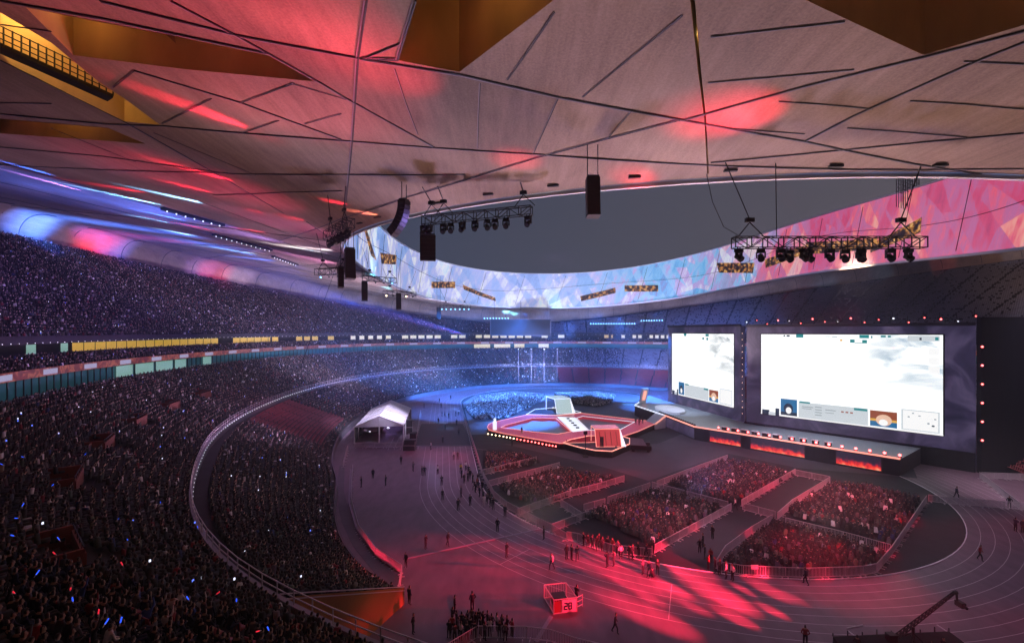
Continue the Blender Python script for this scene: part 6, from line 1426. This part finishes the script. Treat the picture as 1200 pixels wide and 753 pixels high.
# red pools on the soffit
for (a,dx,dy,dz,pw,an) in zip([(-9.79, 21.15), (-11.36, 20.45), (-23.2, 30.55), (-23.76, 29.5), (0.31, 33.25), (12.11, 25.15), (11.51, 26.45), (9.38, 34.95)],
       (9,9,10,10,0,3,2,2,14,14,16,10,6,18,18,14),(7,7,9,9,-1,-1,-2,2,12,12,14,8,4,16,20,12),(-6,-6,-4,-4,-9,-6,-7,-4,-3,-3,-3,-3,-4,-3,-3,-3),
       (7,3.5,3.0,2.0,3.0,3.5,2,1.6,3,3,4,3,3,4,5,3),(34,26,17,14,20,34,26,30,12,10,10,20,24,10,10,9)):
    t=S3(a); spot(under(t,dx,dy,dz),t,pw*KW*1.7,RED,an*1.5,1.0,.15); spot(under(t,dx*.8,dy*.8,dz*.8),t,pw*KW*.7,(1,.12,.16),an*.55,1.0,.1)
spot((-4,44,8),S3([(-14.67, 24.0)][0]),60*KW,(1,.05,.12),34,1,.6); spot((-14,60,8),S3([(-34.53, 51.8)][0]),70*KW,(1,.08,.22),30,1,.6); spot((-20,80,10),S3([(-35.3, 70.6)][0]),60*KW,(.9,.12,.45),28,1,.6)
# blue, white and red grazing streaks on the left soffit: lamps hung close under the membrane
def streak(A_,B2,pw,c,h=2.3):
    A_=Vector(A_);B2=Vector(B2); L_=max((A_-B2).length,3); u=(B2-A_)/max((B2-A_).length,.01)
    s0=B2+u*L_*.8; src=Vector((s0.x,s0.y,soffit_z(s0.x,s0.y)-h))
    vb=S3(tuple(B2))-src; va=S3(tuple(A_))-src; ang=vb.angle(va); d=(va.normalized()+vb.normalized())
    spot(src,src+d,pw*KW*(L_/16)**2*(1.3 if c[0]>.9 else 3.2),c,min(40,math.degrees(ang)*1.35),.9,.1)
WHT=(.7,.8,1)
for (q,c,pw) in (([(-67.7, 69.5), (-56.74, 73.65)],CYA,420),([(-51.64, 62.25), (-43.75, 64.55)],CYA,420),([(-71.66, 85.05), (-63.38, 88.9)],BLU,420),([(-78.86, 95.05), (-72.19, 96.25)],CYA,260),([(-86.22, 110.85), (-78.12, 113.1)],CYA,300),
      ([(-91.3, 133.25), (-73.56, 131.1)],CYA,320),([(-95.89, 151.4), (-72.75, 140.3)],BLU,420),([(-58.33, 103.95), (-43.31, 103.95)],WHT,300),([(-50.92, 102.6), (-38.2, 96.85)],WHT,260),([(-91.0, 122.85), (-75.81, 136.45)],BLU,420),
      ([(-36.04, 45.05), (-29.52, 48.3)],RED,360),([(-41.88, 53.85), (-36.71, 56.0)],RED,240),([(-63.65, 65.85), (-51.52, 64.4)],RED,200),([(-36.37, 62.35), (-34.6, 64.2)],RED,200),([(-32.59, 62.85), (-28.87, 63.9)],RED,170),
      ([(-21.22, 50.25), (-18.14, 50.5)],RED,200),([(-19.23, 53.25), (-15.72, 53.4)],(1,.25,.2),200),([(-53.17, 87.0), (-46.26, 85.85)],RED,220),([(-73.91, 93.25), (-63.16, 97.45)],RED,200),([(-66.28, 59.65), (-63.8, 63.8)],BLU,260),([(-72.66, 66.5), (-69.04, 73.1)],PUR,220),([(-24.89, 28.6), (-19.43, 33.3)],RED,160)):
    streak(q[0],q[1],pw,c)
spot((-42,100,37),(-88,80,52),60*KW,(.35,.25,1),60,.9,.6); spot((-40,120,37),(-95,130,54),60*KW,(.8,.35,.8),60,.9,.6)
for q,pw,an in zip([(-76.92, 70.4), (-81.05, 81.05), (-77.33, 92.8), (-81.35, 129.2)],(900,600,420,300),(26,18,14,12)): spot((-32,100,30),S3(q),pw*KW,BLU,an,1,.4)
# pools on the curved skirt behind the upper tier
for (u_,v_,c,pw) in ((35,253,CYA,60),(84,266,CYA,50),(35,262,BLU,140),(100,270,BLU,120),(128,280,RED,50),(152,286,RED,70),(172,289,RED,65),(200,300,RED,30),(278,322,RED,55),(215,305,BLU,60),(60,240,BLU,90),(18,228,BLU,110),(120,262,BLU,70),(250,312,PUR,50),(180,272,BLU,60),(320,330,LAV,40),(10,240,PUR,40)):
    # aim from the pitch side towards that part of the skirt
    d=120 if u_<120 else (135 if u_<220 else 170); spot((-10,105,24),((u_-600)*d/540,d,25-(v_-388)*d/540),pw*KW*(34 if c==BLU else 16),c,7,.9,.3)
# light ellipses on the far soffit
for i,p in enumerate([(-44.97, 165.2), (-55.78, 246.9), (-44.38, 252.25), (-34.16, 256.2), (-20.2, 259.75), (-3.36, 259.45), (0.97, 261.75), (12.66, 227.9), (21.24, 216.4), (-22.75, 227.5), (-39.63, 133.75)]):
    t=S3(p); spot(t+Vector((3,-3,-7)),t,34*KW,(.15,.65,1),32,.5,.2)
# blue wash over the far pitch and the far stands
BL2=(.07,.25,1.0)
for a,b_,pw,an in (((5,150,30),(-18,176,0),420,50),((20,150,30),(12,185,0),420,50),((35,150,30),(45,180,0),380,50),((5,165,32),(-10,222,10),260,60),((30,165,32),(38,225,10),260,60),((50,165,32),(85,205,12),200,60),((-10,150,32),(-50,190,10),240,60),((-12,130,32),(-62,160,9),90,55),((10,120,34),(2,146,0),150,50),((-5,115,34),(-20,140,0),130,34),((45,140,28),(52,160,3),90,50),((8,130,30),(2,124,0),90,46),((40,150,30),(46,150,0),90,45)):
    spot(a,b_,pw*KW*(2.4 if b_[2]<1 else 1.3),BL2,an,.6,.6)
for (a,b_,an,pw) in (((-8,150,30),(-19,148,0),9,60),((-8,150,30),(-20,139,0),8,50),((-8,140,30),(-19,126,0),7,36),((-6,130,30),(-17,119,0),9,36),((12,170,32),(28,176,0),9,60),((38,165,32),(40,158,0),10,70)): spot(a,b_,pw*KW*3,(.12,.45,1),an,.7,.2)
# narrow blue beams over the far stands
for i in range(9):
    spot((-22+9*i,196,33),(-52+11*i,232+(i%3)*3,9),26*KW,(.15,.35,1),3.2,.4,.1)
# spots added under the roof edge, no fixtures, to light the left and far stands
for i,(dg_,c,pw) in enumerate(((-150,(.8,.6,.95),1.2),(-138,(.85,.55,.9),2.4),(-126,(.85,.5,.9),5),(-114,(.85,.5,.9),8),(-102,(.85,.5,.9),10),(-90,(.75,.5,1),12),(-78,(.7,.65,1),8),(-66,(.55,.45,1),11),(-52,(.34,.36,1),18),(-38,(.26,.34,1),18),(-22,(.25,.34,1),20),(-6,(.25,.34,1),20),(10,(.32,.32,1),22),(26,(.4,.32,1),22),(42,(.42,.32,1),20))):
    ph=R(dg_); r=rin(ph)+2; x,y=W(r*math.cos(ph),r*math.sin(ph)); x2,y2=ring(ph,4); x3,y3=ring(ph,38)
    spot((x,y,zrim(ph)-2),(x2,y2,7),pw*KW*.9,c,95,.9,.8)
    spot((x,y,zrim(ph)-3),(x3,y3,31),pw*KW*(3.4 if dg_<-60 else 1.5),(c[0]*.45,c[1]*.42,1) if dg_<-60 else (.12,.2,1),55,.9,.8)
spot((-14,100,30),(-62,108,6),16*KW,RED,22,.8,.4)
# general light on the lanes and pens
spot((5,60,36),(12,62,0),12*KW,(.85,.42,.80),120,.9,1.5); spot((45,60,36),(45,58,0),12*KW,(.85,.55,.85),110,.9,1.5); spot((-15,80,36),(-18,85,0),14*KW,(.70,.28,.72),70,.9,1.5)
spot((30,105,36),(30,100,0),14*KW,(.6,.6,.9),80,.9,1.5)
# red light across the lanes, from low lamps at the near right, outside the picture
for (t,pw,an) in zip([(11.61, 48.21), (19.54, 43.97), (17.79, 50.56), (9.92, 53.57), (4.35, 58.7), (24.83, 44.7), (12.05, 40.66), (19.46, 40.42), (8.12, 48.74), (15.73, 44.7), (23.32, 41.28), (4.77, 51.53), (25.0, 48.21), (0.0, 51.53), (26.44, 43.27), (12.82, 43.27), (11.05, 45.92), (19.72, 42.59), (17.61, 47.54), (16.59, 41.67), (-3.75, 50.56), (22.35, 44.7), (14.04, 50.56), (1.6, 43.27), (-4.97, 44.7)],
        (90,90,70,46,20,44,70,50,40,90,44,30,40,22,22,60,60,50,80,40,22,46,40,16,10),(7,6,6,5,4.5,4,6,3.4,3.4,2.8,2.6,3.4,2.4,4,2.6,2.4,2.2,2.2,2.2,2.4,4.6,2.0,2.4,6,6)):
    spot((38,15,12.8),(*t,0),pw*KW*12,RED,an,1.0,.12)
for (t,pw,an) in zip([(-4.21, 50.56), (-2.8, 37.82), (-8.65, 38.9), (-7.3, 49.27), (0.99, 53.57), (-0.83, 44.7), (4.81, 43.27)],(40,3,2.4,24,34,24,24),(6,8,6,4,4,7,8)): spot((66,40,10),(*t,0),pw*KW*19,RED,an,.9,.1)
# red light catching the fences of the pens, from the trusses overhead
for t,pw,an in zip([(22.69, 57.79), (41.07, 73.2), (42.76, 67.92), (28.68, 56.31), (51.68, 59.89), (41.77, 51.27), (31.37, 47.06), (25.45, 47.4), (0.0, 83.92), (13.63, 73.61), (60.87, 67.92), (17.02, 76.6)],(16,16,14,16,26,18,16,14,14,18,16,14),(4,4,4,4,4,4,5,5,5,6,2,5)):
    spot((21,33,29),(*t,.6),pw*KW*8,RED,an,.9,.1)
# red light on pens, fences, the far left lanes and the orange wall
for a,t,pw,an,c in (((45,92,12),([(13.08, 78.49)][0]),8,18,RED),((30,98,10),([(0.0, 88.82)][0]),6,16,RED),((30,70,30),([(-12.76, 91.84)][0]),14,12,RED),((30,70,30),([(33.09, 49.63)][0]),12,26,RED),((20,50,30),([(21.55, 58.19)][0]),8,34,PNK),((14,40,26),([(-13.5, 41.67)][0]),1.0,22,(1,.42,.15)),((30,50,30),([(40.11, 72.19)][0]),9,40,RED),((66,60,30),(82,70,0),8,50,(1,.7,.85)),((40,80,24),([(-23.89, 85.99)][0]),2.5,24,PNK)):
    spot(a,(*t[:2],0.5),pw*KW*6,c,an,.8,.3)
for a,t,pw,an in (((26,62,22),(20,84,1),26,50),((52,70,22),(42,88,1),30,50),((60,62,20),(50,72,1),30,50),((40,48,24),(34,66,1),22,50),((40,100,14),(8,98,1),40,34)):
    spot(a,t,pw*KW,(1,.10,.16),an,.9,.6)
for t,pw,an in zip([(-0.96, 86.4), (7.42, 72.81), (12.83, 69.3), (18.39, 60.56), (35.58, 75.35), (47.52, 64.16), (33.33, 51.43), (15.85, 61.13)],(60,120,60,80,50,70,80,60),(13,17,10,22,18,20,20,10)):
    spot((30,40,28),(*t,1),pw*KW*.85,(1,.04,.09),an,.8,.3)
# light on the tent
spot((-16,98,26),(-32,112,4),95*KW,(.75,.66,1),36,.8,.5)
# glow of the stage lamps on the main stage, shafts up the wall
for i,p in enumerate(REDL):
    if i%1==0: spot((p[0],p[1],3.5),(p[0]-1.0+5.2,p[1]+8,15),120*KW,(1,.06,.12),3,.5,.05)
spot((40,90,26),(60,95,4),26*KW,(.75,.7,1),50,.9,.5)
spot((30,110,26),(48,130,4),60*KW,(.6,.7,1),40,.9,.5)
# glow at the lower right skirt and upper right stand
spot((40,110,20),(130,100,46),30*KW,(.7,.5,.6),60,.9,1); spot((60,120,30),(120,140,34),8*KW,(.6,.5,.9),90,.9,1)
for i in range(8):
    ph=R(62+i*8); r=rout(ph)-3; x,y=W(r*math.cos(ph),r*math.sin(ph)); spot((50,120,28),(x,y,soffit_z(x,y)-3),90*KW,[CYA,(1,.2,.2)][i%3==2],4,.3,.1)
# stage haze hanging in the whole bowl
m,nt,b,N,L=nodemat('haze_air'); nt.nodes.remove(b); v=N('ShaderNodeVolumePrincipled'); v.inputs['Density'].default_value=.00055; v.inputs['Color'].default_value=(.62,.74,1,1); v.inputs['Anisotropy'].default_value=.25
L(v.outputs[0],nt.nodes['Material Output'].inputs['Volume'])
g=MB(); g.box((CX,CY,32),(460,460,66)); hz_=g.build('haze',m); tag(hz_,'thin stage haze filling the bowl','haze',None,'stuff')
cy.volume_step_rate=5; cy.volume_max_steps=64
